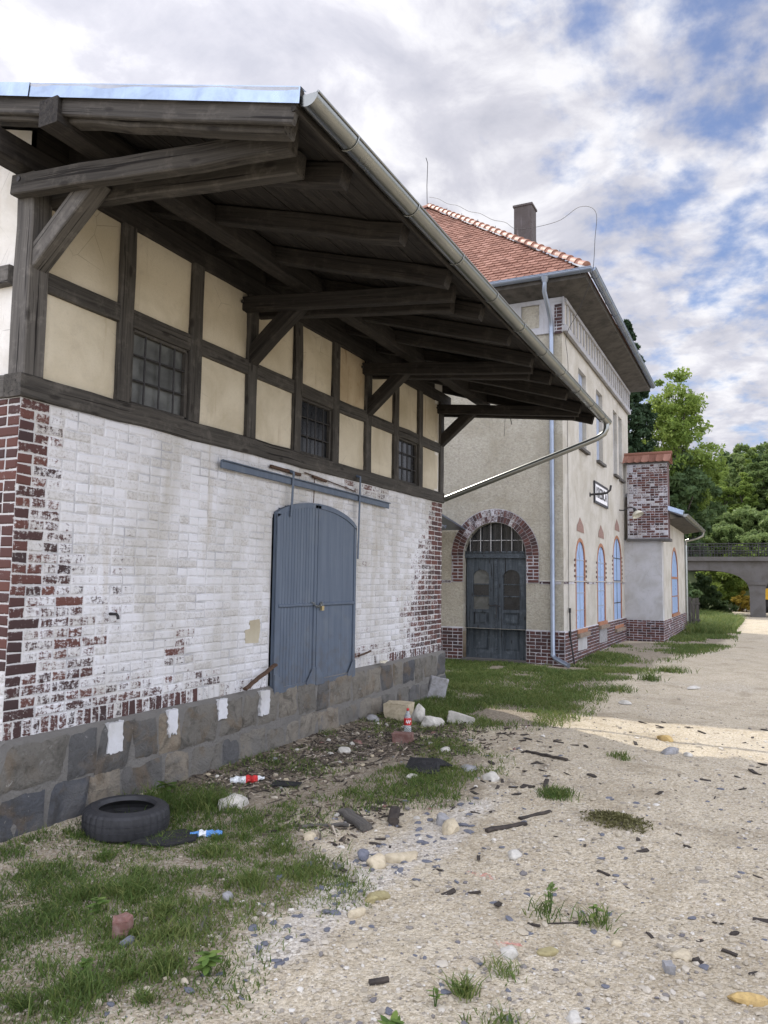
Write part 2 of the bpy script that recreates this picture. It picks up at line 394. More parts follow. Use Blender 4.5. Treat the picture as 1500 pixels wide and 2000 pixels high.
def wall_grid(mb, F, u0, u1, v0, v1, holes=(), depth=.15, sub=None):
    us = sorted({u0, u1, *[h[i] for h in holes for i in (0, 1)]}); vs_ = sorted({v0, v1, *[h[i] for h in holes for i in (2, 3)]})
    for i in range(len(us)-1):
        for j in range(len(vs_)-1):
            cu, cv = (us[i]+us[i+1])/2, (vs_[j]+vs_[j+1])/2
            if any(h[0] < cu < h[1] and h[2] < cv < h[3] for h in holes): continue
            mb.add([F.p(us[i],vs_[j]), F.p(us[i+1],vs_[j]), F.p(us[i+1],vs_[j+1]), F.p(us[i],vs_[j+1])], [(0,1,2,3)])
    for a, b, c, d in holes:
        for q in (((a,c),(b,c)), ((b,c),(b,d)), ((b,d),(a,d)), ((a,d),(a,c))):
            mb.add([F.p(*q[0]), F.p(*q[1]), F.p(*q[1], -depth), F.p(*q[0], -depth)], [(0,1,2,3)])
    return mb
def arch_curve(a, b, vs, vt, n=14):
    c = (a+b)/2; r = (b-a)/2
    return [(c-r*math.cos(PI*k/n), vs+(vt-vs)*math.sin(PI*k/n)) for k in range(n+1)]
def spandrel(mb, F, a, b, vs, vt, depth=.15, d=0.0):
    cv = arch_curve(a, b, vs, vt)
    for k in range(len(cv)-1):
        (x0, y0), (x1, y1) = cv[k], cv[k+1]
        mb.add([F.p(x0,y0,d), F.p(x1,y1,d), F.p(x1,vt,d), F.p(x0,vt,d)], [(0,1,2,3)])
        mb.add([F.p(x0,y0,d), F.p(x1,y1,d), F.p(x1,y1,d-depth), F.p(x0,y0,d-depth)], [(0,1,2,3)])
    return mb
def flat_shape(mb, F, pts, d0, d1):
    n = len(pts); vs = [F.p(u,v,d1) for u, v in pts]+[F.p(u,v,d0) for u, v in pts]
    mb.add(vs, [tuple(range(n))]+[(k, n+k, n+(k+1) % n, (k+1) % n) for k in range(n)])
    return mb
def arch_outline(a, b, v0, vs, vt, n=14): return [(a, v0), (b, v0)]+arch_curve(a, b, vs, vt, n)[::-1]
def arch_band(mb, F, a, b, v0, vs, vt, w, d0, d1, n=14, foot=True):
    o = [(a-w, v0)]+[(x, y) for x, y in arch_curve(a-w, b+w, vs, vt+w, n)]+[(b+w, v0)]
    i = [(a, v0)]+arch_curve(a, b, vs, vt, n)+[(b, v0)]
    for k in range(len(o)-1):
        vs_ = [F.p(*q, d) for d in (d1, d0) for q in (o[k], o[k+1], i[k+1], i[k])]
        mb.add(vs_, [(0,1,2,3), (0,4,5,1), (2,6,7,3)])
    return mb

def one_brick(mb, F, a, b, c, d, h, col):
    e = .010; j = lambda: random.gauss(0, .0024)
    colo = (col[0], col[1]*.72, col[2], col[3])
    o = [(a+j(),c+j()),(b+j(),c+j()),(b+j(),d+j()),(a+j(),d+j())]
    i = [(o[0][0]+e,o[0][1]+e),(o[1][0]-e,o[1][1]+e),(o[2][0]-e,o[2][1]-e),(o[3][0]+e,o[3][1]-e)]
    vs = [F.p(u,v,0) for u, v in o]+[F.p(u,v,h+random.gauss(0,.0006)) for u, v in i]
    mb.add(vs, [(4,5,6,7),(0,1,5,4),(1,2,6,5),(2,3,7,6),(3,0,4,7)], bk=[colo]*4+[col]*4)
def brick_field(mb, F, u0, u1, v0, v1, bare, holes=lambda v: [], course=.077, joint=.011, Ls=.258, prot=.006, backing=True, shade=None, phase=0):
    k = 0; v = v0
    while v < v1-.02:
        top = min(v+course, v1)
        L = Ls if (k+phase) % 2 == 0 else Ls/2
        u = u0-(0 if (k+phase) % 2 == 0 else Ls/4*0)
        if (k+phase) % 4 == 2: u -= Ls/2
        blocked = holes((v+top)/2)
        while u < u1-.001:
            a, b = max(u, u0), min(u+L*random.uniform(.985,1.0), u1); segs = [(a, b)]
            for h0, h1 in blocked:
                segs = [q for s in segs for q in ((s[0], min(s[1], h0)), (max(s[0], h1), s[1])) if q[1]-q[0] > .02]
            for a_, b_ in segs:
                cu, cv = (a_+b_)/2, (v+top)/2
                r = random.random(); bb = bare(cu, cv)
                one_brick(mb, F, a_+joint/2, b_-joint/2, v+joint/2, top-joint/2, prot+random.gauss(0,.0012),
                          (r if shade is None else shade(cu, cv, r), max(0, min(1.2, bb)), 1, random.random()))
            u += L
        v += course; k += 1
def backing_strips(mb, F, u0, u1, v0, v1, bare, holes, dv=.0385, du=.25):
    v = v0
    while v < v1-1e-4:
        t = min(v+dv, v1); segs = [(u0, u1)]
        for h0, h1 in holes((v+t)/2):
            segs = [q for s in segs for q in ((s[0], min(s[1], h0)), (max(s[0], h1), s[1])) if q[1]-q[0] > .001]
        for a, b in segs:
            n = max(1, int((b-a)/du))
            us = [a+(b-a)*i/n for i in range(n+1)]
            vs = [F.p(u, w) for w in (v, t) for u in us]
            bk = [(.5, max(0, min(1.2, bare(u, w)))*.55, 0, .5) for w in (v, t) for u in us]
            mb.add(vs, [(i, i+1, n+2+i, n+1+i) for i in range(n)], bk=bk)
        v = t
def rowlock(mb, F, u0, u1, v0, v1, bare, w=.077, prot=.006, holes=()):
    u = u0
    while u < u1-.02:
        b = min(u+w, u1); c = (u+b)/2
        if not any(h[0] < c < h[1] for h in holes):
            one_brick(mb, F, u+.004, b-.004, v0+.004, v1-.004, prot+random.gauss(0,.0015), (random.random()*.6, max(0,min(1.2,bare(c,(v0+v1)/2))), 1, random.random()))
        u += w

# numpy noise
def _hash(i, j, s):
    n = (i*374761393+j*668265263+s*1442695041) & 0x7fffffff
    n = ((n ^ (n >> 13))*1274126177) & 0x7fffffff
    return ((n ^ (n >> 16)) & 0xffff)/65535.0
def vnoise(x, y, s=0):
    i = np.floor(x).astype(np.int64); j = np.floor(y).astype(np.int64); fx = x-i; fy = y-j
    fx = fx*fx*(3-2*fx); fy = fy*fy*(3-2*fy)
    return (_hash(i,j,s)*(1-fx)+_hash(i+1,j,s)*fx)*(1-fy)+(_hash(i,j+1,s)*(1-fx)+_hash(i+1,j+1,s)*fx)*fy
def fbm(x, y, s=0, o=4):
    r = 0; a = .5; t = 0
    for k in range(o): r = r+a*vnoise(x*2**k, y*2**k, s+k); t += a; a *= .5
    return r/t
def height(x, y):
    x = np.asarray(x, float); y = np.asarray(y, float)
    w = np.clip((12-x)/6, 0, 1)
    h = -.11+(fbm(x*.45, y*.45, 3, 3)-.5)*.09+(fbm(x*2.1, y*2.1, 9, 4)-.5)*.045*np.clip((30-x)/20, 0, 1)
    h = h+((fbm(x*9, y*9, 21, 3)-.5)*.026+(fbm(x*26, y*26, 27, 2)-.5)*.012)*w
    h = h+.05*np.exp(-((y-4.55)/.35)**2)*(x > 3.4)*(x < 11.6)
    return h
def hz(x, y): return float(height(np.array([x]), np.array([y]))[0])
def inpoly(x, y, P):
    r = np.zeros(x.shape, bool); n = len(P); j = n-1
    for i in range(n):
        xi, yi = P[i]; xj, yj = P[j]
        c = ((yi > y) != (yj > y)) & (x < (xj-xi)*(y-yi)/(yj-yi+1e-12)+xi); r ^= c; j = i
    return r
def pdist(x, y, P):
    d = np.full(x.shape, 1e9)
    for i in range(len(P)):
        ax, ay = P[i]; bx, by = P[(i+1) % len(P)]
        t = np.clip(((x-ax)*(bx-ax)+(y-ay)*(by-ay))/((bx-ax)**2+(by-ay)**2), 0, 1)
        d = np.minimum(d, np.hypot(x-ax-t*(bx-ax), y-ay-t*(by-ay)))
    return np.where(inpoly(x, y, P), d, -d)
GRASS = [[(3.6,4.6),(3.96,4.34),(4.60,4.00),(5.13,3.30),(4.30,2.43),(3.99,2.28),(3.51,2.47),(3.05,2.34),(2.78,2.19),(2.3,2.72),(2.2,3.3),(2.4,4.6)],
 [(4.77,4.36),(5.70,4.10),(5.66,3.66),(6.76,3.55),(8.02,3.20),(7.46,2.51),(6.24,2.30),(5.47,3.10),(4.81,3.37),(4.56,3.96)],
 [(9.79,4.6),(11.8,4.9),(16.6,8.0),(16.6,3.8),(23.64,3.8),(25.1,2.6),(33,2.6),(53.25,3.74),(41.87,0.85),(31.84,1.01),(24.50,1.19),(19.89,2.11),(16.18,2.30),(13.43,2.67),(11.18,2.44),(9.79,2.52),(9.11,3.04),(9.36,3.95)]]
LITTER = [[(4.95,4.6),(6.55,4.7),(7.52,4.60),(9.87,4.63),(9.10,3.36),(7.77,2.87),(6.85,3.60),(5.73,3.70),(5.15,4.11)],
 [(5.09,3.10),(5.75,2.73),(6.46,2.39),(7.39,2.21),(8.6,2.3),(9.3,2.6),(9.0,1.9),(7.4,1.7),(6.70,1.80),(5.77,2.03),(5.43,2.49),(4.98,2.69)]]
WHITE = [[(3.33,2.37),(4.70,2.46),(6.03,2.22),(6.33,1.98),(5.22,1.92),(3.97,2.07),(3.21,2.05),(3.01,2.22)]]
RED = [[(3.74,1.36),(3.99,1.30),(4.03,1.18),(4.00,1.03),(3.85,1.15),(3.83,1.28)], [(4.29,0.60),(4.45,0.42),(4.64,0.26),(4.45,0.25),(4.33,0.41)], [(4.75,1.85),(4.85,1.6),(4.72,1.35),(4.66,1.6)]]
def mask(x, y, polys, w):
    m = np.zeros(x.shape)
    for P in polys: m = np.maximum(m, np.clip(.5+pdist(x, y, P)/w, 0, 1))
    return m

def np_mesh(name, V, F, mat, rnd=None, col=None, colname='gm', smooth=False):
    me = bpy.data.meshes.new(name); V = np.asarray(V, np.float32); F = np.asarray(F, np.int32); k = F.shape[1]
    me.vertices.add(len(V)); me.vertices.foreach_set('co', V.ravel())
    me.loops.add(F.size); me.loops.foreach_set('vertex_index', F.ravel())
    me.polygons.add(len(F)); me.polygons.foreach_set('loop_start', np.arange(0, F.size, k, dtype=np.int32))
    me.polygons.foreach_set('loop_total', np.full(len(F), k, np.int32))
    me.polygons.foreach_set('use_smooth', np.full(len(F), smooth))
    if rnd is not None:
        a = me.attributes.new('rnd', 'FLOAT', 'POINT'); a.data.foreach_set('value', np.asarray(rnd, np.float32))
    if col is not None:
        a = me.attributes.new(colname, 'FLOAT_COLOR', 'POINT'); a.data.foreach_set('color', np.asarray(col, np.float32).ravel())
    me.update(calc_edges=True); me.validate()
    me.materials.append(mat)
    return me
def link(name, me, parent=None):
    o = bpy.data.objects.new(name, me); C.objects.link(o)
    if parent is not None: o.parent = parent
    return o

# ------------------------------------------------------------------ ground
def build_ground():
    xs = np.concatenate([np.linspace(-60, 1, 24)[:-1], np.arange(1, 2.2, .12), np.arange(2.2, 9, .045), np.arange(9, 16, .09), 16*np.exp(np.linspace(0, np.log(30), 70))])
    ys = np.concatenate([-1.5-np.geomspace(.2, 300, 26)[::-1], np.arange(-1.5, -.3, .15), np.arange(-.3, 4.8, .045), np.arange(4.8, 9, .15), 9+np.geomspace(.2, 300, 26)])
    X, Y = np.meshgrid(xs, ys, indexing='ij'); Z = height(X, Y)
    n, m = X.shape; I = np.arange(n*m).reshape(n, m)
    F = np.stack([I[:-1,:-1], I[1:,:-1], I[1:,1:], I[:-1,1:]], -1).reshape(-1, 4)
    g = mask(X, Y, GRASS, .9); l = np.maximum(mask(X, Y, LITTER[:1], .6), .62*mask(X, Y, LITTER[1:], .8)); r = np.maximum.reduce([np.clip(pdist(X, Y, P)*8+.45, 0, 1) for P in RED]); w = mask(X, Y, WHITE, .4)
    col = np.stack([g, l, r, w], -1).reshape(-1, 4)
    me = np_mesh('ground', np.stack([X, Y, Z], -1).reshape(-1, 3), F, M['ground'], None, col, smooth=True)
    o = link('ground', me); tag(o, 'pale sandy gravel yard with worn soil beside the sheds', None, None, 'structure')
build_ground()

# ------------------------------------------------------------------ grass and pebbles
def build_grass():
    P = []
    def spread(n, x0, x1, y0, y1, polys, hh, thr=.0, soft=.45, ps=1.6):
        x = RNG.uniform(x0, x1, n); y = RNG.uniform(y0, y1, n)
        m = mask(x, y, polys, soft); q = fbm(x*ps, y*ps, 40, 4)
        k = (RNG.random(n) < np.clip(m*1.5-.25, 0, 1)*np.clip((q-.36)*5+thr, 0, 1)) & ~((x > 3.4) & (x < 11.7) & (y > 4.5)) & ~((x > 16.7) & (x < 26.5) & (y > 3.82)) & ~((x > 25.1) & (y > 2.7) & (x < 33.2))
        x, y, q = x[k], y[k], q[k]
        P.append(np.stack([x, y, hh*RNG.uniform(.45, 1.25, len(x))*(.6+q*.9)], -1))
    spread(60000, 2.1, 5.3, 2.0, 4.6, GRASS[:1], .040, -.22, .9, 2.6)
    spread(50000, 2.1, 5.6, 1.9, 4.6, GRASS[:1], .020, .12, 1.0, 2.0)
    spread(46000, 4.4, 8.6, 2.0, 4.5, GRASS[1:2], .046, -.15, 1.0, 1.9)
    spread(16000, 4.6, 9.8, 2.7, 4.5, LITTER[:1], .045, -.35, 1.0, 2.2)
    spread(110000, 8.8, 17, 2.0, 7.2, GRASS[2:], .062, .2, 1.3, 1.2)
    spread(70000, 16, 32, .7, 4.2, GRASS[2:], .075, -.02, 1.6, .8)
    spread(30000, 30, 54, .8, 4.2, GRASS[2:], .3, .5)
    # single tufts standing in the gravel
    for tx, ty, n, r, h in [(6.62,1.60,500,.13,.06),(4.37,1.12,60,.09,.08),(4.44,.86,60,.09,.09),(3.63,1.13,90,.08,.06),(3.36,1.22,120,.05,.08),(3.48,3.31,420,.13,.09),(3.9,2.75,300,.1,.08),(2.95,2.55,300,.1,.08),(4.25,2.55,900,.22,.05),(3.35,3.5,300,.12,.09),(3.15,1.0,200,.12,.05),
                            (8.4,1.35,120,.1,.06),(13.5,2.2,200,.3,.12),(15.2,1.9,150,.2,.14),(17,1.7,200,.3,.14),(2.6,2.75,300,.15,.1),(5.0,3.95,500,.2,.13),(4.72,4.2,500,.18,.14)]:
        a = RNG.normal(0, r*.55, (n, 2)); P.append(np.stack([tx+a[:,0], ty+a[:,1], h*RNG.uniform(.5, 1.3, n)], -1))
    tx = RNG.uniform(2.2, 5.2, 70); ty = RNG.uniform(2.1, 4.4, 70)
    for a_, b_ in zip(tx, ty):
        if float(mask(np.array([a_]), np.array([b_]), GRASS[:1], .3)[0]) > .6:
            n = int(RNG.integers(40, 160)); q = RNG.normal(0, RNG.uniform(.02, .06), (n, 2)); P.append(np.stack([a_+q[:,0], b_+q[:,1], RNG.uniform(.03, .075)*RNG.uniform(.5, 1.3, n)], -1))
    P = np.concatenate(P); P = P[np.hypot(P[:,0]-16.35, P[:,1]-3.65) > .5]; n = len(P)
    x, y, h = P.T; z = height(x, y)-.004
    a = RNG.uniform(0, 2*PI, n); w = .0022+.0010*x/3*RNG.uniform(.6, 1.2, n); w = np.minimum(w, .02)
    lean = h*RNG.uniform(.25, 1.5, n); la = RNG.uniform(0, 2*PI, n); lx, ly = np.cos(la)*lean, np.sin(la)*lean
    dx, dy = np.cos(a)*w, np.sin(a)*w
    V = np.stack([np.stack([x-dx, y-dy, z], -1), np.stack([x+dx, y+dy, z], -1),
                  np.stack([x+dx*.8+lx*.35, y+dy*.8+ly*.35, z+h*.6], -1), np.stack([x-dx*.8+lx*.35, y-dy*.8+ly*.35, z+h*.6], -1),
                  np.stack([x+lx, y+ly, z+h*.95], -1)], 1).reshape(-1, 3)
    b = np.arange(n)*5
    F = np.concatenate([np.stack([b, b+1, b+2], -1), np.stack([b, b+2, b+3], -1), np.stack([b+3, b+2, b+4], -1)])
    patch = fbm(x*.8, y*.8, 77, 3)
    r = np.clip(RNG.normal(.42, .2, n)+(patch-.5)*.9, 0, 1); dry = RNG.random(n) < .17; r[dry] = RNG.uniform(.9, 1, dry.sum())
    o = link('grass', np_mesh('grass', V, F, M['grass'], np.repeat(r, 5))); tag(o, 'patchy short green grass growing along the walls and yard edge', 'grass', None, 'stuff')
build_grass()

def ico():
    t = (1+5**.5)/2
    v = np.array([(-1,t,0),(1,t,0),(-1,-t,0),(1,-t,0),(0,-1,t),(0,1,t),(0,-1,-t),(0,1,-t),(t,0,-1),(t,0,1),(-t,0,-1),(-t,0,1)], float); v /= np.linalg.norm(v[0])
    f = np.array([(0,11,5),(0,5,1),(0,1,7),(0,7,10),(0,10,11),(1,5,9),(5,11,4),(11,10,2),(10,7,6),(7,1,8),(3,9,4),(3,4,2),(3,2,6),(3,6,8),(3,8,9),(4,9,5),(2,4,11),(6,2,10),(8,6,7),(9,8,1)])
    return v, f
def build_pebbles():
    v, f = ico(); n = 24000
    x = 2.2+RNG.exponential(2.3, n); y = RNG.uniform(-.4, 4.4, n)
    g = mask(x, y, GRASS, .5); k = (RNG.random(n) > g*.93) & (x < 15) & ~((x > 3.3) & (y > 4.45))
    x, y = x[k], y[k]; n = len(x)
    s = np.exp(RNG.normal(-5.25, .5, n))*(1+x*.04); s = np.minimum(s, .026)
    sc = np.stack([s*RNG.uniform(.8, 1.5, n), s*RNG.uniform(.8, 1.4, n), s*RNG.uniform(.35, .8, n)], -1)
    a = RNG.uniform(0, 2*PI, n); V = v[None]*(1+RNG.normal(0, .16, (n, 12, 1)))*sc[:,None]
    ca, sa = np.cos(a)[:,None], np.sin(a)[:,None]
    V = np.stack([V[...,0]*ca-V[...,1]*sa+x[:,None], V[...,0]*sa+V[...,1]*ca+y[:,None], V[...,2]+(height(x, y)+sc[:,2]*.3)[:,None]], -1)
    F = (f[None]+np.arange(n)[:,None,None]*12).reshape(-1, 3)
    o = link('gravel', np_mesh('gravel', V.reshape(-1, 3), F, M['pebble'], np.repeat(np.clip(RNG.normal(.52, .24, n), 0, 1), 12)))
    tag(o, 'small loose pebbles strewn over the yard', 'gravel', None, 'stuff')
build_pebbles()
def build_litter():
    # twigs, bark crumbs and dead leaves trampled along the wall foot: thin solid slivers
    n = 3000; L = []
    x = np.concatenate([RNG.uniform(4.6, 10, n*5), RNG.uniform(4.5, 10.5, n*5)]); y = np.concatenate([RNG.uniform(2.6, 4.6, n*5), RNG.uniform(1.0, 3.2, n*5)])
    m = mask(x, y, LITTER, .9); k = (RNG.random(len(x)) < m*.8) & ~(y > 4.52); x, y = x[k][:n], y[k][:n]; n = len(x)
    l = RNG.uniform(.008, .05, n)*np.where(RNG.random(n) < .12, 2.2, 1); w = RNG.uniform(.002, .010, n); h = RNG.uniform(.0015, .005, n)
    c = np.array([(-1,-1,-1),(1,-1,-1),(1,1,-1),(-1,1,-1),(-.9,-.8,1),(.9,-.8,1),(.9,.8,1),(-.9,.8,1)], float)
    V = c[None]*np.stack([l, w, h], -1)[:,None]; a = RNG.uniform(0, 2*PI, n); tl = RNG.normal(0, .25, n)
    V[...,2] += V[...,0]*np.tan(tl)[:,None]; ca, sa = np.cos(a)[:,None], np.sin(a)[:,None]
    V = np.stack([V[...,0]*ca-V[...,1]*sa+x[:,None], V[...,0]*sa+V[...,1]*ca+y[:,None], V[...,2]+(height(x, y)+.006)[:,None]], -1)
    f = np.array([(3,2,1,0),(4,5,6,7),(0,1,5,4),(1,2,6,5),(2,3,7,6),(3,0,4,7)])
    F = (f[None]+np.arange(n)[:,None,None]*8).reshape(-1, 4)
    t = NT('litter_bits'); r = t.attr('rnd', 'Fac')
    mt = t.done(t.ramp(r, [(0, (.025,.02,.016)), (.55, (.085,.066,.05)), (.82, (.19,.15,.11)), (1, (.40,.35,.28))]), .9)
    o = link('litter', np_mesh('litter', V.reshape(-1, 3), F, mt, np.repeat(RNG.random(n), 8)))
    tag(o, 'dark twigs and bark crumbs littering the soil below the wall', 'litter', None, 'stuff')
build_litter()

# ------------------------------------------------------------------ freight shed
X0, X1, D = 3.61, 11.52, 4.6
def roof_z(y): return 4.225+.295*(y-2.14) if y <= 8.6 else 4.225+.295*(2*8.6-y-2.14)
shed = thing('freight_shed', 'half timbered goods shed with whitewashed brick base and deep dark timber eave', 'shed', (X0, D, -.1))
FF = Frame((0, D, 0), (1,0,0), (0,0,1), (0,-1,0)); FG = Frame((X0, 0, 0), (0,1,0), (0,0,1), (-1,0,0))
DX0, DX1, DZS, DZT = 6.72, 8.48, 2.33, 2.53
def shed_holes(v):
    if v > DZT-.02: return []
    if v < DZS: return [(DX0, DX1)]
    k = math.sqrt(max(0, 1-((v-DZS)/(DZT-DZS))**2)); c = (DX0+DX1)/2; return [(c-k*(DX1-DX0)/2, c+k*(DX1-DX0)/2)]
def vn(x, y, s): return float(fbm(np.array([x]), np.array([y]), s, 3)[0])
def shed_bare(u, v):
    e = vn(u*1.8, v*1.8, 5); e2 = vn(u*4.5, v*4.5, 55)
    wl = .44+.85*max(0, (2.3-v)/1.7)                            # left corner
    d0 = u-X0; b = min(.80 if d0 < .13 else .53, .95-d0/wl*(.52+.34*e))
    if u < 5.9: b = max(b, min(.62, (.95-(v-.62)/(.62-.12*abs(u-4.3)))*(.40+.6*e2)))
    if abs(u-4.55) < .16 and 1.0 < v < 2.2: b = max(b, .16+.2*e2)
    wr = .55+1.15*max(0, 1-abs(v-1.25)/1.45)                    # right corner
    b = max(b, min(.88 if X1-u < .3 else .68, 1.02-(X1-u)/wr*(.54+.3*e)))
    if v < 1.0 and u > 8.5: b = max(b, (1-(v-.6)/.45)*(.4+.6*e2))
    if v > 2.75 and 8.3 < u < 9.6: b = max(b, .45*e2+.15)
    if 8.55 < u < 8.95: b = max(b, .20*e2+.10)
    q = math.hypot((u-5.32)/.17, (v-1.04)/.17)
    if q < 1.7: b = max(b, .66-.28*q)
    return max(0, b)+random.gauss(0, .07 if b > .1 else .035)
mb = MB()
brick_field(mb, FF, X0-.004, X1, .70, 2.935, shed_bare, shed_holes)
rowlock(mb, FF, X0, X1, .575, .70, lambda u, v: .62+random.gauss(0,.12) if (u < 5.6 or u > 9.6) else .30+random.gauss(0,.1), holes=[(DX0, DX1)])
backing_strips(mb, FF, X0, X1, .56, 2.94, shed_bare, shed_holes)
# rough segmental arch of bricks on edge over the door
cxd = (DX0+DX1)/2
mb.build('brick_wall', M['brick_shed'], shed)
mb = MB()
brick_field(mb, FG, D-.004, 9.5, .575, 2.935, lambda u, v: (.95 if v < 2.95-.9*max(0,(D+.25-u))*0 and u < D+.35+.25*vn(u*2,v*2,8) else .55)+random.gauss(0,.1)-(.75 if v < .62+.55*vn(u*3,7,2) else 0), phase=1)
backing_strips(mb, FG, D, 12.6, .56, 2.94, lambda u, v: .5, lambda v: [])
mb.build('brick_wall', M['brick_shed'], shed)
mb = MB(); box(mb, (X1-.3, D+.01, .5), (X1-.002, 12.6, 4.9)); box(mb, (X0+.01, 12.3, -.3), (X1-.3, 12.6, 4.9)); mb.build('rear_wall', M['plaster_white'], shed)
# the stone plinth: two rows of blocks, rough faces
def stone_row(mb, F, u0, u1, v0, v1, shade):
    u = u0
    while u < u1-.03:
        w = random.uniform(.26, .56); b = u+w
        if u1-b < .2: b = u1
        n, m = 12, 8; r = shade((u+b)/2, random.random()); wht = 1.0 if u < 4.3 else random.random()*.5; vs = []; bk = []; s0 = random.uniform(0, 99)
        j = lambda: random.uniform(-.03, .03); v0b, v1b = v0+(j() if v0 > 0 else 0), v1+(j() if v1 < .4 else 0); ja, jb = j(), j()
        for q in range(m+1):
            for p in range(n+1):
                fu, fv = p/n, q/m; edge = min(fu, 1-fu)*w*1.0, min(fv, 1-fv)*(v1-v0)
                d = .020*min(1, (min(edge)/.03))**.5+ (vn(fu*w*9+s0, fv*3.5+s0, 4)-.5)*.050+(vn(fu*w*30+s0, fv*12+s0, 14)-.5)*.014*(1 if min(edge) > .001 else 0)
                if min(edge) < .001: d = -.004
                uu = u+.005+(b-u-.010)*fu+ja*(fv-.5)*3+ (vn(fv*4+s0, s0, 6)-.5)*.02; vv = v0b+.004+(v1b-v0b-.008)*fv+(vn(fu*4+s0, s0+9, 6)-.5)*.02
                vs.append(F.p(uu, vv, .045+d)); bk.append((r, wht, 1, random.random()))
        mb.add(vs, [(q*(n+1)+p, q*(n+1)+p+1, (q+1)*(n+1)+p+1, (q+1)*(n+1)+p) for q in range(m) for p in range(n)], bk=bk, smooth=True)
        u = b
def pshade(u, r): return (.0+.45*r) if u < 4.5 or u > 9.8 else (.1+.9*r)
mb = MB()
stone_row(mb, FF, X0-.04, X1+.05, .20, .56, pshade); stone_row(mb, FF, X0-.04, X1+.05, -.22, .20, pshade)
stone_row(mb, FG, D-.04, 9.5, .20, .56, pshade); stone_row(mb, FG, D-.04, 9.5, -.22, .20, pshade)
def mort(F, u0, u1):
    us = np.linspace(u0, u1, 60); vs = []; bk = []
    for v, d in ((-.4, .050), (.2, .049), (.555, .047), (.585, .0)):
        for u in us: vs.append(F.p(u, v, d+random.gauss(0,.003))); bk.append((.5, .3, 0, .5))
    mb.add(vs, [(r*60+i, r*60+i+1, r*60+61+i, r*60+60+i) for r in range(3) for i in range(59)], bk=bk, smooth=True)
mort(FF, X0-.046, X1+.05); mort(FG, D-.046, 12.6)
vs = [(X1+.05, D-.046, -.4), (X1+.05, 12.6, -.4), (X1+.05, 12.6, .57), (X1+.05, D-.046, .57)]; mb.add(vs, [(0,1,2,3)], bk=(.5,.3,0,.5))
mb.build('stone_plinth', M['stone'], shed)
for u, w, z0, z1 in ((4.56,.155,.335,.562), (5.21,.115,.36,.566), (5.89,.125,.385,.566), (6.57,.155,.325,.564)):
    mb = MB(); pts = []; n_ = 9
    for k in range(n_): pts.append((u-w/2+w*k/n_, z0+random.gauss(0,.008)))
    for k in range(n_): pts.append((u+w/2+random.gauss(0,.006), z0+(z1-z0)*k/n_))
    for k in range(n_): pts.append((u+w/2-w*k/n_, z1+random.gauss(0,.003)))
    for k in range(n_): pts.append((u-w/2+random.gauss(0,.006), z1-(z1-z0)*k/n_))
    flat_shape(mb, FF, pts, .03, .0795).build('whitewash_patch', M['cement_white'], shed)
mb = MB()
mb = MB(); box(mb, (X0-.02, D-.03, .555), (X1+.02, D+.02, .585)); 
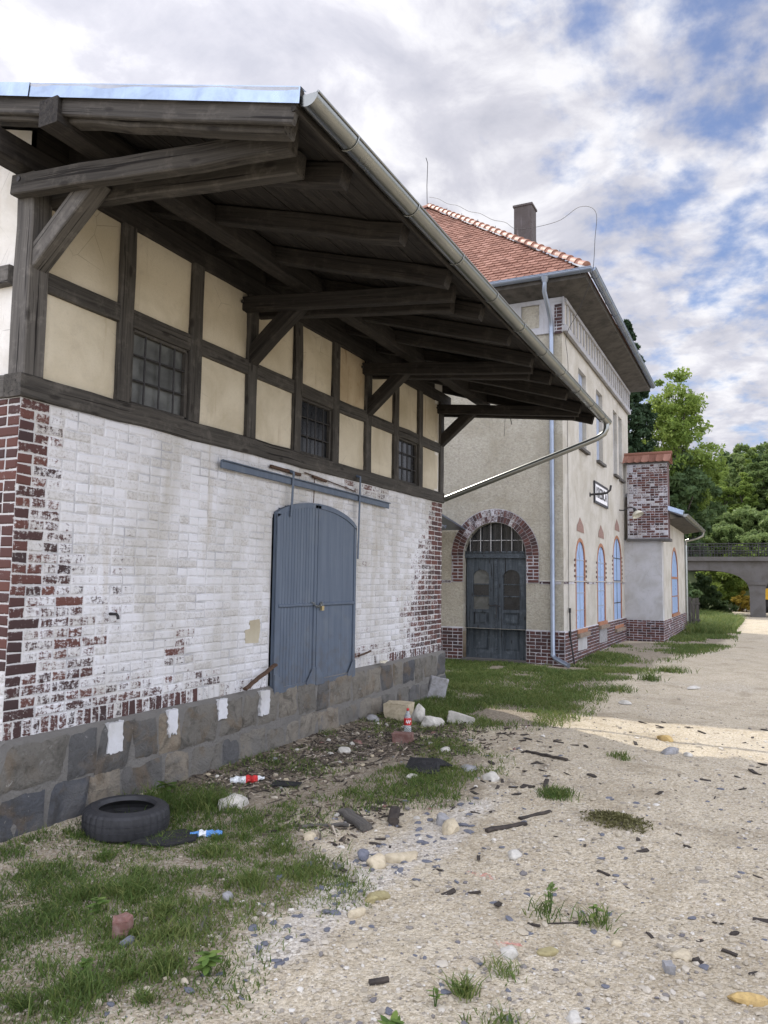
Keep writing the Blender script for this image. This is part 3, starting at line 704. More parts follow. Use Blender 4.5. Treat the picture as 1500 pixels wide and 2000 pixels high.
# timber: sill, posts, rail, plate
tw = M['wood']; tg = M['wood_grey']; te = M['wood_eave']; yb = D-.012
sill_z = 3.018; B('sill_beam', tw, shed, (X0-.03, yb+.07, sill_z), (X1+.02, yb+.07, sill_z), .18, .165)
B('sill_beam', tg, shed, (X0+.06, D+.10, sill_z), (X0+.06, 12.5, sill_z), .18, .165)
step = (X1-.07-(X0+.07))/9; post = [X0+.075+step*k for k in range(10)]
main = (0, 3, 6, 9)
for k, x in enumerate(post):
    m = tg if k == 0 else tw; w = .15 if k not in (0,) else .17
    B('post', m, shed, (x, yb+.07, 3.10), (x, yb+.07, 4.57), w, .17, up=(0,1,0), label='weathered grey corner post with knots' if k == 0 else None)
for k in range(9):
    a, b = post[k]+.075, post[k+1]-.075
    B('rail', tw, shed, (a, yb+.075, 3.815), (b, yb+.075, 3.815), .16, .15)
    stained = k == 5
    wn = k in (1, 4, 7)
    for (z0, z1, low) in ((3.10, 3.74, True), (3.89, 4.56, False)):
        if low and wn: continue
        n_, m_ = 10, 8; vs = []; s0 = random.uniform(0, 99)
        for q in range(m_+1):
            for p in range(n_+1):
                fu, fv = p/n_, q/m_; e = min(fu, 1-fu, fv, 1-fv)
                uu = a-.01+(b-a+.02)*fu; vv = z0-.01+(z1-z0+.02)*fv
                vs.append(FF.p(uu, vv, -.020+(.014 if e > .05 else 0)+(vn(uu*5+s0, vv*5, 3)-.5)*.012))
        mb = MB(); mb.add(vs, [(q*(n_+1)+p, q*(n_+1)+p+1, (q+1)*(n_+1)+p+1, (q+1)*(n_+1)+p) for q in range(m_) for p in range(n_)], smooth=True)
        mb.build('plaster_panel', M['plaster_stained'] if stained and not low else M['plaster'], shed, 'plaster panel streaked brown by water' if stained and not low else None)
    if wn:
        z0, z1 = 3.10, 3.74
        mb = MB()
        for p0, p1 in (((a+.02, z0), (a+.02, z1)), ((b-.02, z0), (b-.02, z1))): beam(mb, (p0[0], D+.03, p0[1]), (p1[0], D+.03, p1[1]), .04, .05, up=(0,1,0), jit=0)
        for z in (z0+.015, z1-.015): beam(mb, (a, D+.03, z), (b, D+.03, z), .05, .03, jit=0)
        wf = mb.build('window', tw, shed)
        mb = MB(); n_ = 4
        for i in range(1, n_): tube(mb, [(a+(b-a)*i/n_+random.gauss(0,.004), D+.016, z0), (a+(b-a)*i/n_, D+.016, z1)], .009, 6)
        for i in (1, 2): tube(mb, [(a, D+.020, z0+(z1-z0)*i/3), (b, D+.020, z0+(z1-z0)*i/3+.01)], .009, 6)
        g = mb.build('grille', M['iron'], wf); g.matrix_parent_inverse = Matrix()
        mb = MB(); mb.add([(a, D+.05, z0), (b, D+.05, z0), (b, D+.05, z1), (a, D+.05, z1)], [(0,1,2,3)])
        mb.build('pane', M['glass_grey'] if k == 1 else M['glass_dark'], wf)
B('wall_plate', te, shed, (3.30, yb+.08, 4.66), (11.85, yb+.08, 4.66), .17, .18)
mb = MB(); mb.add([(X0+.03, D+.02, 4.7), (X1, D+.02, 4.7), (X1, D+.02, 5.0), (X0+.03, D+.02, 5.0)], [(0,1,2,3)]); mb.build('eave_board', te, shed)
# gable end: posts, rail, white plaster
mb = MB(); ys = np.linspace(D+.1, 12.5, 30); vs = [(X0+.05, y, 2.95) for y in ys]+[(X0+.05, y, roof_z(y)-.05) for y in ys]
mb.add(vs, [(i, i+1, 31+i, 30+i) for i in range(29)]); mb.build('gable_panel', M['plaster_white'], shed)
for y in (5.55, 6.5, 7.45, 8.4): B('post', tg, shed, (X0+.06, y, 3.10), (X0+.06, y, roof_z(y)-.2), .15, .15, up=(1,0,0))
B('rail', tg, shed, (X0+.055, D+.19, 3.85), (X0+.055, 8.6, 3.85), .14, .14)
# eave carpentry: paired clamps, braces, purlin, rafters
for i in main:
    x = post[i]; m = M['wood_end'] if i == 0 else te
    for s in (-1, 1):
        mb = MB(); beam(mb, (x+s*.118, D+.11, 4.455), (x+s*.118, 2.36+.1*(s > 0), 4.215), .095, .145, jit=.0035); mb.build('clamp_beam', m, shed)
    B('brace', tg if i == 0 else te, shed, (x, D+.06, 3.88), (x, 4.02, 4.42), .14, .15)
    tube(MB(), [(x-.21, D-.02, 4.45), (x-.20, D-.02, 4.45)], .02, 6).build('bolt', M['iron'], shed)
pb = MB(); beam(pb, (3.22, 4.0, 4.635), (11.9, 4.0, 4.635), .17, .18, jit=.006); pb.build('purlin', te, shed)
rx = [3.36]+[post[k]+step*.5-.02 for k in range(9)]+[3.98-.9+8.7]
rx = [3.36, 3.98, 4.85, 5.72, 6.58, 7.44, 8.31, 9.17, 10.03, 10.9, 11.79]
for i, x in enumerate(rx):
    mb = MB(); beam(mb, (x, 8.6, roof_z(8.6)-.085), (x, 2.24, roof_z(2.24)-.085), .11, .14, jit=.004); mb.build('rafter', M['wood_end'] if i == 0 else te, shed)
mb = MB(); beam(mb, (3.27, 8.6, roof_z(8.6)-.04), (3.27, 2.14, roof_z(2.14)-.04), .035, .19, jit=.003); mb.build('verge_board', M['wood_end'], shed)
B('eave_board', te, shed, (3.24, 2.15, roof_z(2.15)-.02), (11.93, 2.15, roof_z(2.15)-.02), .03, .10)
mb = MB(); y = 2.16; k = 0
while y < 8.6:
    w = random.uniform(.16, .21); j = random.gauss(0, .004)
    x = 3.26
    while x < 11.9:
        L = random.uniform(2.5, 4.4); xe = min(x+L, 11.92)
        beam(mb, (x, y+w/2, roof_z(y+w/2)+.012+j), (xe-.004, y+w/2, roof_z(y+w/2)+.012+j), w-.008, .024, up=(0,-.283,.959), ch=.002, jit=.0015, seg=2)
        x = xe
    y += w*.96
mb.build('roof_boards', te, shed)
mb = MB(); x0, x1 = 3.235, 11.94
pr = [(2.12, roof_z(2.12)+.034), (8.6, roof_z(8.6)+.034), (15.1, roof_z(15.1)+.034), (15.1, roof_z(15.1)+.06), (8.6, roof_z(8.6)+.06), (2.12, roof_z(2.12)+.06)]
mb.add([(x, a, b) for x in (x0, x1) for a, b in pr], [(0,1,7,6),(1,2,8,7),(2,3,9,8),(3,4,10,9),(4,5,11,10),(5,0,6,11),(0,5,4,1),(1,4,3,2),(6,7,10,11),(7,8,9,10)]); mb.build('roof_sheet', M['roof_metal'], shed)
# zinc verge flashing in two overlapping lengths, a little buckled
for ya, yb_, off in ((2.11, 4.22, 0.0), (4.20, 8.62, .004)):
    mb = MB(); n_ = 24; vs = []
    for i in range(n_+1):
        y = ya+(yb_-ya)*i/n_; b = (vn(y*1.7, off*900, 12)-.5)*.012; tilt = -.02
        z = roof_z(y); vs += [(3.225-off+b, y, z-.035+b*.5), (3.220-off+b-tilt*.5, y, z+.015+b*.3), (3.216-off+b*.3-tilt, y, z+.066+b*.2), (3.30, y, z+.070)]
    mb.add(vs, [(i*4+j, i*4+j+1, i*4+5+j, i*4+4+j) for i in range(n_) for j in range(3)], smooth=False); mb.build('verge_flashing', M['zinc_bright'], shed)
mb = MB(); half_gutter(mb, (3.25, 2.075, 4.235), (12.03, 2.065, 4.175), .066); mb.build('gutter', M['zinc'], shed)
mb = MB(); tube(mb, [(11.93, 2.065, 4.15), (11.93, 2.065, 4.05), (11.925, 2.10, 3.97), (11.91, 2.20, 3.905), (11.88, 2.36, 3.84), (11.64, 4.68, 2.99), (11.63, 4.86, 2.92), (11.63, 4.9, 2.75), (11.63, 4.9, .6)], .045, 16); mb.build('downpipe', M['zinc'], shed)
# loose wires under the eave
mb = MB(); tube(mb, [(11.3, 3.42, 4.36), (11.32, 3.41, 4.24), (11.34, 3.38, 4.10)], .006, 5); tube(mb, [(11.3, 3.48, 4.36), (11.28, 3.47, 4.2), (11.30, 3.49, 3.92)], .003, 5); mb.build('wire', M['iron'], shed)

# the door
dz0 = .50; dy = D-.035
FD = Frame((0, dy, 0), (1,0,0), (0,0,1), (0,-1,0))
def dtop(u, inset=0):
    c = (DX0+DX1)/2; h = (DX1-DX0)/2+.03; k = max(0, 1-((u-c)/h)**2)
    return DZS+.025+(DZT-DZS)*k**.75-inset
split = 7.57
door = thing('door', None, None); del_ = door; bpy.data.objects.remove(del_)
def leaf(a, b, groove, gd, w):
    mb = MB(); u = a; 
    while u < b-.005:
        e = min(u+w, b); g = .007
        q = [(u, 0), (u+g, gd), (e-g, gd), (e, 0)]
        for (ua, da), (ub, db) in zip(q[:-1], q[1:]):
            for lo, hi, dd in ((dz0, 1.40, .0), (1.40, None, .006)):
                ta, tb = (hi, hi) if hi else (dtop(ua), dtop(ub))
                mb.add([FD.p(ua, lo, da+dd), FD.p(ub, lo, db+dd), FD.p(ub, tb, db+dd), FD.p(ua, ta, da+dd)], [(0,1,2,3)])
            mb.add([FD.p(ua, 1.40, da), FD.p(ub, 1.40, db), FD.p(ub, 1.40, db+.006), FD.p(ua, 1.40, da+.006)], [(0,1,2,3)])
        u = e
    n_ = 12; us = [a+(b-a)*i/n_ for i in range(n_+1)]
    mb.add([FD.p(u, dz0, -.03) for u in us]+[FD.p(u, dtop(u), -.03) for u in us], [(i, i+1, n_+2+i, n_+1+i) for i in range(n_)])
    mb.add([FD.p(u, dtop(u), -.03) for u in us]+[FD.p(u, dtop(u), .006) for u in us], [(i, i+1, n_+2+i, n_+1+i) for i in range(n_)])
    for u in (a, b): mb.add([FD.p(u, dz0, -.03), FD.p(u, dtop(u), -.03), FD.p(u, dtop(u), .006), FD.p(u, dz0, .006)], [(0,1,2,3)])
    mb.add([FD.p(a, dz0, -.03), FD.p(b, dz0, -.03), FD.p(b, dz0, .006), FD.p(a, dz0, .006)], [(0,1,2,3)])
    # flat iron border bands
    bw = .055; d0, d1 = .001, .021
    def band(u0, u1, z0, z1): box(mb, (u0, dy-d1, z0), (u1, dy+.0, z1))
    band(a, a+bw, dz0, dtop(a)-.02); band(b-bw, b, dz0, dtop(b)-.02); band(a+bw, b-bw, dz0, dz0+bw)
    pts = [(u, dtop(u)) for u in us]+[(u, dtop(u)-bw) for u in us[::-1]]
    for i in range(n_):
        vs = [FD.p(us[i], dtop(us[i]), d1), FD.p(us[i+1], dtop(us[i+1]), d1), FD.p(us[i+1], dtop(us[i+1])-bw, d1), FD.p(us[i], dtop(us[i])-bw, d1)]
        vs += [v+Vector((0, d1, 0)) for v in vs]; mb.add(vs, [(0,1,2,3), (2,3,7,6), (0,1,5,4)])
    return mb
leaves = []
l1 = leaf(DX0+.025, split-.006, True, .010, .058).build('door_leaf', M['door_paint'], shed, 'ribbed left leaf of the blue grey goods door')
l2 = leaf(split+.006, DX1+.03, True, .003, .30).build('door_leaf', M['door_paint'], shed, 'smooth right leaf of the blue grey goods door')
for lf, a, b in ((l1, DX0+.025, split-.006), (l2, split+.006, DX1+.03)):
    for u, sg in ((a, 1), (b, -1)):
        mb = MB(); flat_shape(mb, FD, [(u, dz0), (u+sg*.19, dz0), (u+sg*.19, dz0+.05), (u+sg*.06, dz0+.20), (u, dz0+.20)], .0215, .030); mb.build('corner_plate', M['door_paint'], lf)
    mb = MB(); beam(mb, (a+.05, dy-.016, 1.405), (b-.02, dy-.016, 1.405), .026, .034, jit=0); mb.build('cross_band', M['door_paint'], lf)
mb = MB(); vs = [(DX0, D+.12, .5), (DX1, D+.12, .5), (DX1, D+.12, 2.56), (DX0, D+.12, 2.56)]; mb.add(vs, [(0,1,2,3)]); mb.build('recess_dark_sheet', M['flat_black'], shed)  # black sheet standing in for the shade inside the doorway
mb = MB(); beam(mb, (5.77, D-.055, 2.765), (9.42, D-.055, 2.70), .02, .075, jit=.001)
beam(mb, (5.77, D-.075, 2.80), (9.42, D-.075, 2.735), .03, .012, jit=.001); mb.build('door_rail', M['door_paint'], shed)
for u, z0, z1 in ((6.98, 2.36, 2.84), (8.53, 1.95, 2.98)):
    mb = MB(); beam(mb, (u, D-.085, z1), (u, D-.065, z0), .035, .012, up=(0,1,0), jit=.001); beam(mb, (u, D-.085, z1), (u, D, z1+.03), .035, .03, jit=0)
    mb.build('door_hanger', M['door_paint'], shed)
mb = MB(); beam(mb, (6.62, D-.03, 2.86), (7.2, D-.03, 2.845), .03, .035, jit=.002); beam(mb, (7.3, D-.03, 2.885), (8.5, D-.03, 2.80), .012, .012, jit=.002); beam(mb, (7.45, D-.04, 2.86), (7.75, D-.04, 2.83), .03, .03, jit=.004); beam(mb, (7.5, D-.03, 2.84), (7.5, D-.03, 2.56), .01, .01, up=(0,1,0), jit=.001)
mb.build('old_rail', M['rust'], shed)
mb = MB(); tube(mb, [(4.52, D+.01, 1.40), (4.52, D-.07, 1.40), (4.525, D-.08, 1.385), (4.525, D-.085, 1.36)], .012, 8); mb.build('iron_peg', M['iron'], shed)
mb = MB()
for q in range(2):
    b0 = [(4.6+.65*q, D-.006, .0)]
mb = MB(); n_ = 10
flat_shape(mb, FF, [(6.30, 1.05), (6.52, 1.04), (6.55, 1.2), (6.53, 1.28), (6.36, 1.27), (6.37, 1.19), (6.29, 1.18)], .0, .0085); mb.build('brown_patch', mat_plaster('beige_patch', (.50,.46,.36), (.42,.38,.30), .3), shed)
# padlock and chain
pk = thing('padlock_chain', 'steel chain with brass padlock holding the two blue door leaves shut', 'padlock', (split, dy-.03, 1.41))
mb = MB()
for k in range(9):
    t = k/8; c = Vector((split-.11+.20*t, dy-.035-.012*math.sin(PI*t), 1.43-.05*math.sin(PI*t)))
    ring = []; ax = Vector((1, 0, 0)); ay = Vector((0, 0, 1)) if k % 2 else Vector((0, 1, 0))
    for j in range(9):
        a = 2*PI*j/8; ring.append(c+ax*math.cos(a)*.019+ay*math.sin(a)*.011)
    tube(mb, ring, .0042, 6, False)
mb.build('chain', M['zinc'], pk)
mb = MB(); box(mb, (split+.055, dy-.06, 1.335), (split+.105, dy-.035, 1.385)); mb.build('lock_body', mat_plain('brass', (.55,.45,.25), .35, .8), pk)
mb = MB(); tube(mb, [(split+.066, dy-.047, 1.385), (split+.066, dy-.047, 1.41), (split+.08, dy-.047, 1.422), (split+.094, dy-.047, 1.41), (split+.094, dy-.047, 1.385)], .005, 6); mb.build('shackle', M['zinc'], pk)

# ------------------------------------------------------------------ station building
SX, SY, SE = 16.79, 3.85, 26.25
st = thing('station_building', 'two storey cream rendered station with red tiled hip roof and arched side door', 'station', (SX, SY, -.1))
FS = Frame((0, SY, 0), (1,0,0), (0,0,1), (0,-1,0)); FE = Frame((SX, 0, 0), (0,1,0), (0,0,1), (-1,0,0))
lan = [(18.08, 19.02, .60, 2.22, 2.66), (20.70, 21.74, .66, 2.22, 2.66), (23.15, 24.50, .45, 2.42, 3.02)]
upw = [(18.50, 19.40, 4.95, 6.90), (20.75, 21.65, 4.95, 6.90), (23.40, 24.05, 4.92, 6.88), (24.35, 25.0, 4.90, 6.88)]
mb = MB(); wall_grid(mb, FS, SX, SE, .6, 8.08, [(a-.09, b+.09, .6, d+.09) for a, b, c, s, d in lan]+upw, .14)
for a, b, c, s, d in lan: spandrel(mb, FS, a-.09, b+.09, s, d+.09, .14)
vs = [(SE, SY, -.3), (SE, 15, -.3), (SE, 15, 8.08), (SE, SY, 8.08)]; mb.add(vs, [(0,1,2,3)])
mb.build('front_wall', M['render_smooth'], st)
DA, DB, DSP, DTP = 4.68, 6.16, 2.27, 3.03
mb = MB(); wall_grid(mb, FE, SY, 15.0, .62, 8.08, [(DA, DB, .62, DTP)], .2); spandrel(mb, FE, DA, DB, DSP, DTP, .2); mb.build('end_wall', M['render'], st)
barefull = lambda u, v: .95+random.gauss(0,.12)
dk = lambda u, v, r: r*.8
mb = MB(); Fb = Frame((0, SY-.03, 0), (1,0,0), (0,0,1), (0,-1,0)); nh = lambda v: []
brick_field(mb, Fb, SX-.03, SE, -.16, .60, barefull, nh, shade=dk); backing_strips(mb, Fb, SX-.03, SE, -.3, .605, lambda u, v: .2, nh)
Feb = Frame((SX-.03, 0, 0), (0,1,0), (0,0,1), (-1,0,0)); dh = lambda v: [(DA, DB)]
brick_field(mb, Feb, SY-.024, 8.5, -.16, .62, barefull, dh, shade=lambda u, v, r: r*.55); backing_strips(mb, Feb, SY-.03, 15, -.3, .625, lambda u, v: .2, dh)
for F, a, b in ((Fb, SX-.03, SE),): mb.add([F.p(a, .605), F.p(b, .605), F.p(b, .62, -.04), F.p(a, .62, -.04)], [(0,1,2,3)], bk=(.5,.2,0,.5))
mb.add([Feb.p(SY-.03, .625), Feb.p(DA, .625), Feb.p(DA, .64, -.04), Feb.p(SY-.03, .64, -.04)], [(0,1,2,3)], bk=(.5,.2,0,.5))
mb.add([Feb.p(DB, .625), Feb.p(9, .625), Feb.p(9, .64, -.04), Feb.p(DB, .64, -.04)], [(0,1,2,3)], bk=(.5,.2,0,.5))
mb.build('brick_base', M['brick_red'], st)
# brick arch and jambs
mb = MB(); Fa = Frame((SX-.008, 0, 0), (0,1,0), (0,0,1), (-1,0,0)); c = (DA+DB)/2; r0 = (DB-DA)/2; 
for ring in range(2):
    ra, rb = r0+.005+ring*.145, r0+.14+ring*.145; nb = 34+ring*6
    for k in range(nb):
        a0, a1 = PI*k/nb+.006, PI*(k+1)/nb-.006; kk = (DTP-DSP)/r0
        q = [(c-math.cos(a)*r, DSP+math.sin(a)*r*kk) for a, r in ((a0, ra), (a1, ra), (a1, rb), (a0, rb))]
        bb = 1.0-.62*max(0, math.sin(PI*k/nb)-.25)+random.gauss(0,.12); h = .012+random.gauss(0,.002)
        vs = [Fa.p(*p, 0) for p in q]+[Fa.p(*p, h) for p in q]
        mb.add(vs, [(4,5,6,7),(0,1,5,4),(1,2,6,5),(2,3,7,6),(3,0,4,7)], bk=(random.random()*.6, bb, 1, random.random()))
    n_ = 40
for k in range(40):
    a0, a1 = PI*k/40, PI*(k+1)/40; kk = (DTP-DSP)/r0; q = [(c-math.cos(a)*r, DSP+math.sin(a)*r*kk) for a, r in ((a0, r0-.002), (a1, r0-.002), (a1, r0+.30), (a0, r0+.30))]
    mb.add([Fa.p(*p, .004) for p in q], [(0,1,2,3)], bk=(.5,.1,0,.5))
for a, b in ((DA-.29, DA-.003), (DB+.003, DB+.29)):
    brick_field(mb, Fa, a, b, 1.66, DSP, barefull, nh, prot=.012, shade=lambda u, v, r: .2+r*.6); 
    mb.add([Fa.p(a, 1.66, .004), Fa.p(b, 1.66, .004), Fa.p(b, DSP, .004), Fa.p(a, DSP, .004)], [(0,1,2,3)], bk=(.5,.2,0,.5))
mb.build('door_arch', M['brick_red'], st)
# brick string course showing through the render
for a, b, pr in ((SY+.05, DA-.30, .85), (DB+.30, 8.5, .9)):
    mb = MB(); box(mb, (SX-.0115, a, 1.640), (SX-.002, b, 1.702), (.5,.1,0,.5)); u = a
    while u < b-.03:
        if random.random() < pr: one_brick(mb, Fa, u, min(u+.2, b), 1.645, 1.70, .008, (random.random()*.4, .9+random.gauss(0,.2), 1, .5))
        u += .215
    mb.build('string_course', M['brick_red'], st)
F2 = Frame((0, SY-.006, 0), (1,0,0), (0,0,1), (0,-1,0))
for a, b in ((SX, lan[0][0]-.28), (lan[0][1]+.28, lan[1][0]-.28), (lan[1][1]+.28, lan[2][0]-.28), (lan[2][1]+.28, SE)):
    mb = MB(); box(mb, (a, SY-.0075, 1.650), (b, SY-.001, 1.70), (.5,.1,0,.5)); u = a
    while u < b-.05:
        if random.random() < .4: one_brick(mb, F2, u, min(u+.19, b), 1.655, 1.695, .006, (random.random()*.4, .8, 1, .5))
        u += .215
    mb.build('string_course', M['brick_red'], st)
mb = MB(); beam(mb, (SX, SY-.008, 1.715), (SE, SY-.008, 1.715), .02, .022, jit=.001); beam(mb, (SX-.008, SY, 1.715), (SX-.008, DA-.3, 1.715), .02, .022, jit=.001); mb.build('string_ledge', M['render_smooth'], st)
# old double door, fanlight with iron bars
F3 = Frame((SX+.14, 0, 0), (0,1,0), (0,0,1), (-1,0,0)); mid = (DA+DB)/2
for a, b, lb in ((DA+.03, mid-.012, 'right'), (mid+.012, DB-.03, 'left')):
    mb = MB(); W = b-a; pa, pb = a+.16, b-.16
    wall_grid(mb, F3, a, b, -.05, 2.22, [(pa, pb, .12, .62), (pa, pb, .70, .98), (pa, pb, 1.05, 1.95)], .03); spandrel(mb, F3, pa, pb, 1.80, 1.95, .03)
    for z0, z1 in ((.12, .62), (.70, .98)): mb.add([F3.p(pa, z0, -.03), F3.p(pb, z0, -.03), F3.p(pb, z1, -.03), F3.p(pa, z1, -.03)], [(0,1,2,3)]); flat_shape(mb, F3, [(pa+.05, z0+.05), (pb-.05, z0+.05), (pb-.05, z1-.05), (pa+.05, z1-.05)], -.03, -.012)
    for z in (1.35, 1.62): flat_shape(mb, F3, [(pa, z-.012), (pb, z-.012), (pb, z+.012), (pa, z+.012)], -.028, -.003)
    vv = [(q[1], q[2], q[0]) for q in mb.v]; mb.gc = [(p[2], p[0]*1.0, p[1]) for p in [(v[0], v[1], v[2]) for v in mb.v]]
    dl = mb.build('door_leaf', M['old_door'], st)
    for z0, z1, mm in ((1.05, 1.345, 'glass_grey' if lb == 'left' else 'glass_dark'), (1.365, 1.61, 'glass_dark'), (1.63, 1.95, 'glass_grey' if lb == 'left' else 'glass_dark')):
        q = MB(); q.add([F3.p(pa, z0, -.026), F3.p(pb, z0, -.026), F3.p(pb, z1, -.026), F3.p(pa, z1, -.026)], [(0,1,2,3)]); q.build('pane', M[mm], dl)
mb = MB(); flat_shape(mb, F3, [(mid-.035, -.05), (mid+.035, -.05), (mid+.035, 2.2), (mid-.035, 2.2)], -.01, .02); mb.build('door_post', M['old_door'], st)
mb = MB(); flat_shape(mb, F3, [(DA, 2.22), (DB, 2.22), (DB, 2.37), (DA, 2.37)], -.05, .05); flat_shape(mb, F3, [(DA, 2.34), (DB, 2.34), (DB, 2.37), (DA, 2.37)], .05, .07); mb.build('transom', M['old_door'], st)
mb = MB(); kk = (DTP-DSP)/r0
for y in np.linspace(DA+.12, DB-.12, 6): 
    t = math.sqrt(max(0, 1-((y-c)/r0)**2)); tube(mb, [(SX+.13, y, 2.37), (SX+.13, y, DSP+t*r0*kk)], .013, 6)
for z in (2.62, ): tube(mb, [(SX+.13, DA+.05, z), (SX+.13, DB-.05, z)], .010, 6)
fl = mb.build('fanlight', M['cement'], st)
mb = MB()
for y in np.linspace(DA+.06, DB-.06, 11):
    t = math.sqrt(max(0, 1-((y-c)/r0)**2)); tube(mb, [(SX+.06, y, 2.34), (SX+.06, y, DSP+t*r0*kk)], .008, 6)
mb.build('grille', M['iron'], fl)
mb = MB(); flat_shape(mb, Frame((SX+.19, 0, 0), (0,1,0), (0,0,1), (-1,0,0)), arch_outline(DA, DB, 2.3, DSP, DTP), -.02, 0); mb.build('pane', M['glass_dark'], fl)
mb = MB(); mb.add([(SX+.2, DA, -.3), (SX+.2, DB, -.3), (SX+.2, DB, 3.1), (SX+.2, DA, 3.1)], [(0,1,2,3)]); mb.build('recess_dark_sheet', M['flat_black'], st)  # black sheet in place of the dark behind the station door
mb = MB(); box(mb, (SX-.12, DA, -.2), (SX+.2, DB, -.05)); mb.build('door_sill', M['concrete'], st)
mb = MB(); tube(mb, [(SX+.08, mid-.12, 1.12), (SX+.06, mid-.02, 1.16), (SX+.06, mid+.1, 1.13), (SX+.07, mid+.16, 1.17)], .014, 6); tube(mb, [(SX+.06, mid-.03, 1.15), (SX+.05, mid-.04, 1.0), (SX+.05, mid-.02, .86)], .012, 6); mb.build('door_chain', M['iron'], st)
# lancet windows
for i, (a, b, z0, s, zt) in enumerate(lan):
    Fw = Frame((0, SY, 0), (1,0,0), (0,0,1), (0,-1,0)); mb = MB(); arch_band(mb, Fw, a, b, z0, s, zt, .085, -.12, .006)
    flat_shape(mb, Fw, [(a-.10, z0-.09), (b+.10, z0-.09), (b+.10, z0), (a-.10, z0)], -.12, .05)
    w = mb.build('window', M['orange'], st)
    mb = MB(); flat_shape(mb, Fw, arch_outline(a, b, z0, s, zt), -.12, -.022); mb.build('pane', M['pane_blue'], w)
    mb = MB(); c2 = (a+b)/2; ht = s-z0
    for q in ((c2-.012, c2+.012, z0, zt-.02),)+tuple((a, b, z0+ht*f-.013, z0+ht*f+.013) for f in ((.27, .52, .76, 1.0) if i < 2 else (.33, .66, 1.0))):
        flat_shape(mb, Fw, [(q[0], q[2]), (q[1], q[2]), (q[1], q[3]), (q[0], q[3])], -.0215, -.012)
    if i < 2:
        for sg in (-1, 1): beam(mb, (c2, SY+.019, s), (c2+sg*.3*(b-a), SY+.019, s+(zt-s)*.8), .012, .022, jit=0)
    mb.build('glazing_bars', M['iron'] if i == 2 else M['board_blue'], w)
    mb = MB(); box(mb, (a-.12, SY-.11, z0-.18), (b+.12, SY+.0, z0-.092)); mb.build('sill', M['sill_stone'], w)
    mb = MB(); z = 1.68
    while z < s+.05:
        for u0, u1 in ((a-.24, a-.11), (b+.11, b+.24)): one_brick(mb, F2, u0, u1, z, z+.06, .004, (random.random()*.8, 1.0+random.gauss(0,.2), 1, .5))
        z += .125
    mb.build('toothed_edge', M['brick_red'], w)
    mb = MB(); flat_shape(mb, F2, [(c2-.40, zt+.24), (c2+.42, zt+.22), (c2+.34, zt+.40), (c2+.12, zt+.50), (c2-.05, zt+.58), (c2-.2, zt+.46), (c2-.36, zt+.38)], 0, .004); mb.build('bare_brick_patch', mat_plain('bare_brick', (.27,.17,.14), .9, 0, .5, 25), st)
    mb = MB(); flat_shape(mb, F2, [(a-.06, .12), (b+.02, .10), (b, z0-.2), (a-.03, z0-.2)], .028, .040); 
    if i < 2: mb.build('cement_patch', M['cement'] if i == 0 else M['rock_grey'], st)
for a, b, z0, z1 in upw:
    mb = MB(); flat_shape(mb, FS, [(a, z0), (b, z0), (b, z1), (a, z1)], -.14, -.10)
    n_ = 3
    for k in range(1, n_): u = a+(b-a)*k/n_; flat_shape(mb, FS, [(u-.008, z0), (u+.008, z0), (u+.008, z1), (u-.008, z1)], -.10, -.092)
    w = mb.build('window', M['board_blue'], st)
    mb = MB(); box(mb, (a-.06, SY-.09, z0-.07), (b+.06, SY, z0)); mb.build('sill', M['concrete'], w)
# frieze
mb = MB(); z0, z1 = 7.32, 8.06
Ff = Frame((0, SY-.004, 0), (1,0,0), (0,0,1), (0,-1,0)); flat_shape(mb, Ff, [(SX-.03, z0), (SE, z0), (SE, z1), (SX-.03, z1)], 0, .03); mb.build('frieze_field', M['frieze_cream'], st)
mb = MB(); n_ = 26; w = (SE-SX)/n_
for k in range(n_+1):
    u = SX+k*w; box(mb, (u-.08, SY-.062, z0+.1), (u+.08, SY-.0345, z1-.002))
beam(mb, (SX-.05, SY-.07, z0+.03), (SE, SY-.07, z0+.03), .08, .14, jit=0); beam(mb, (SX, SY-.05, z1-.06), (SE, SY-.05, z1-.06), .10, .09, jit=0)
Fef = Frame((SX-.004, 0, 0), (0,1,0), (0,0,1), (-1,0,0))
def ebox(y0, y1, a, b, d): box(mb, (SX-d, y0, a), (SX-.002, y1, b))
ebox(SY-.03, 15, z0-.06, z0+.09, .06); ebox(SY-.03, 15, z1-.10, z1, .06)
y = SY; seq = 0
while y < 12:
    ebox(y if seq else y-.02, y+(.5 if seq == 0 else .22), z0+.09, z1-.10, .052); y += (.5 if seq == 0 else .22)+.42; seq += 1
mb.build('frieze', M['frieze'], st)
mb = MB(); brick_field(mb, Frame((SX-.056, 0, 0), (0,1,0), (0,0,1), (-1,0,0)), SY-.02, SY+.16, z0-.1, z1-.15, lambda u, v: .9, nh, shade=lambda u, v, r: r*.3); mb.build('bare_corner_brick', M['brick_red'], st)
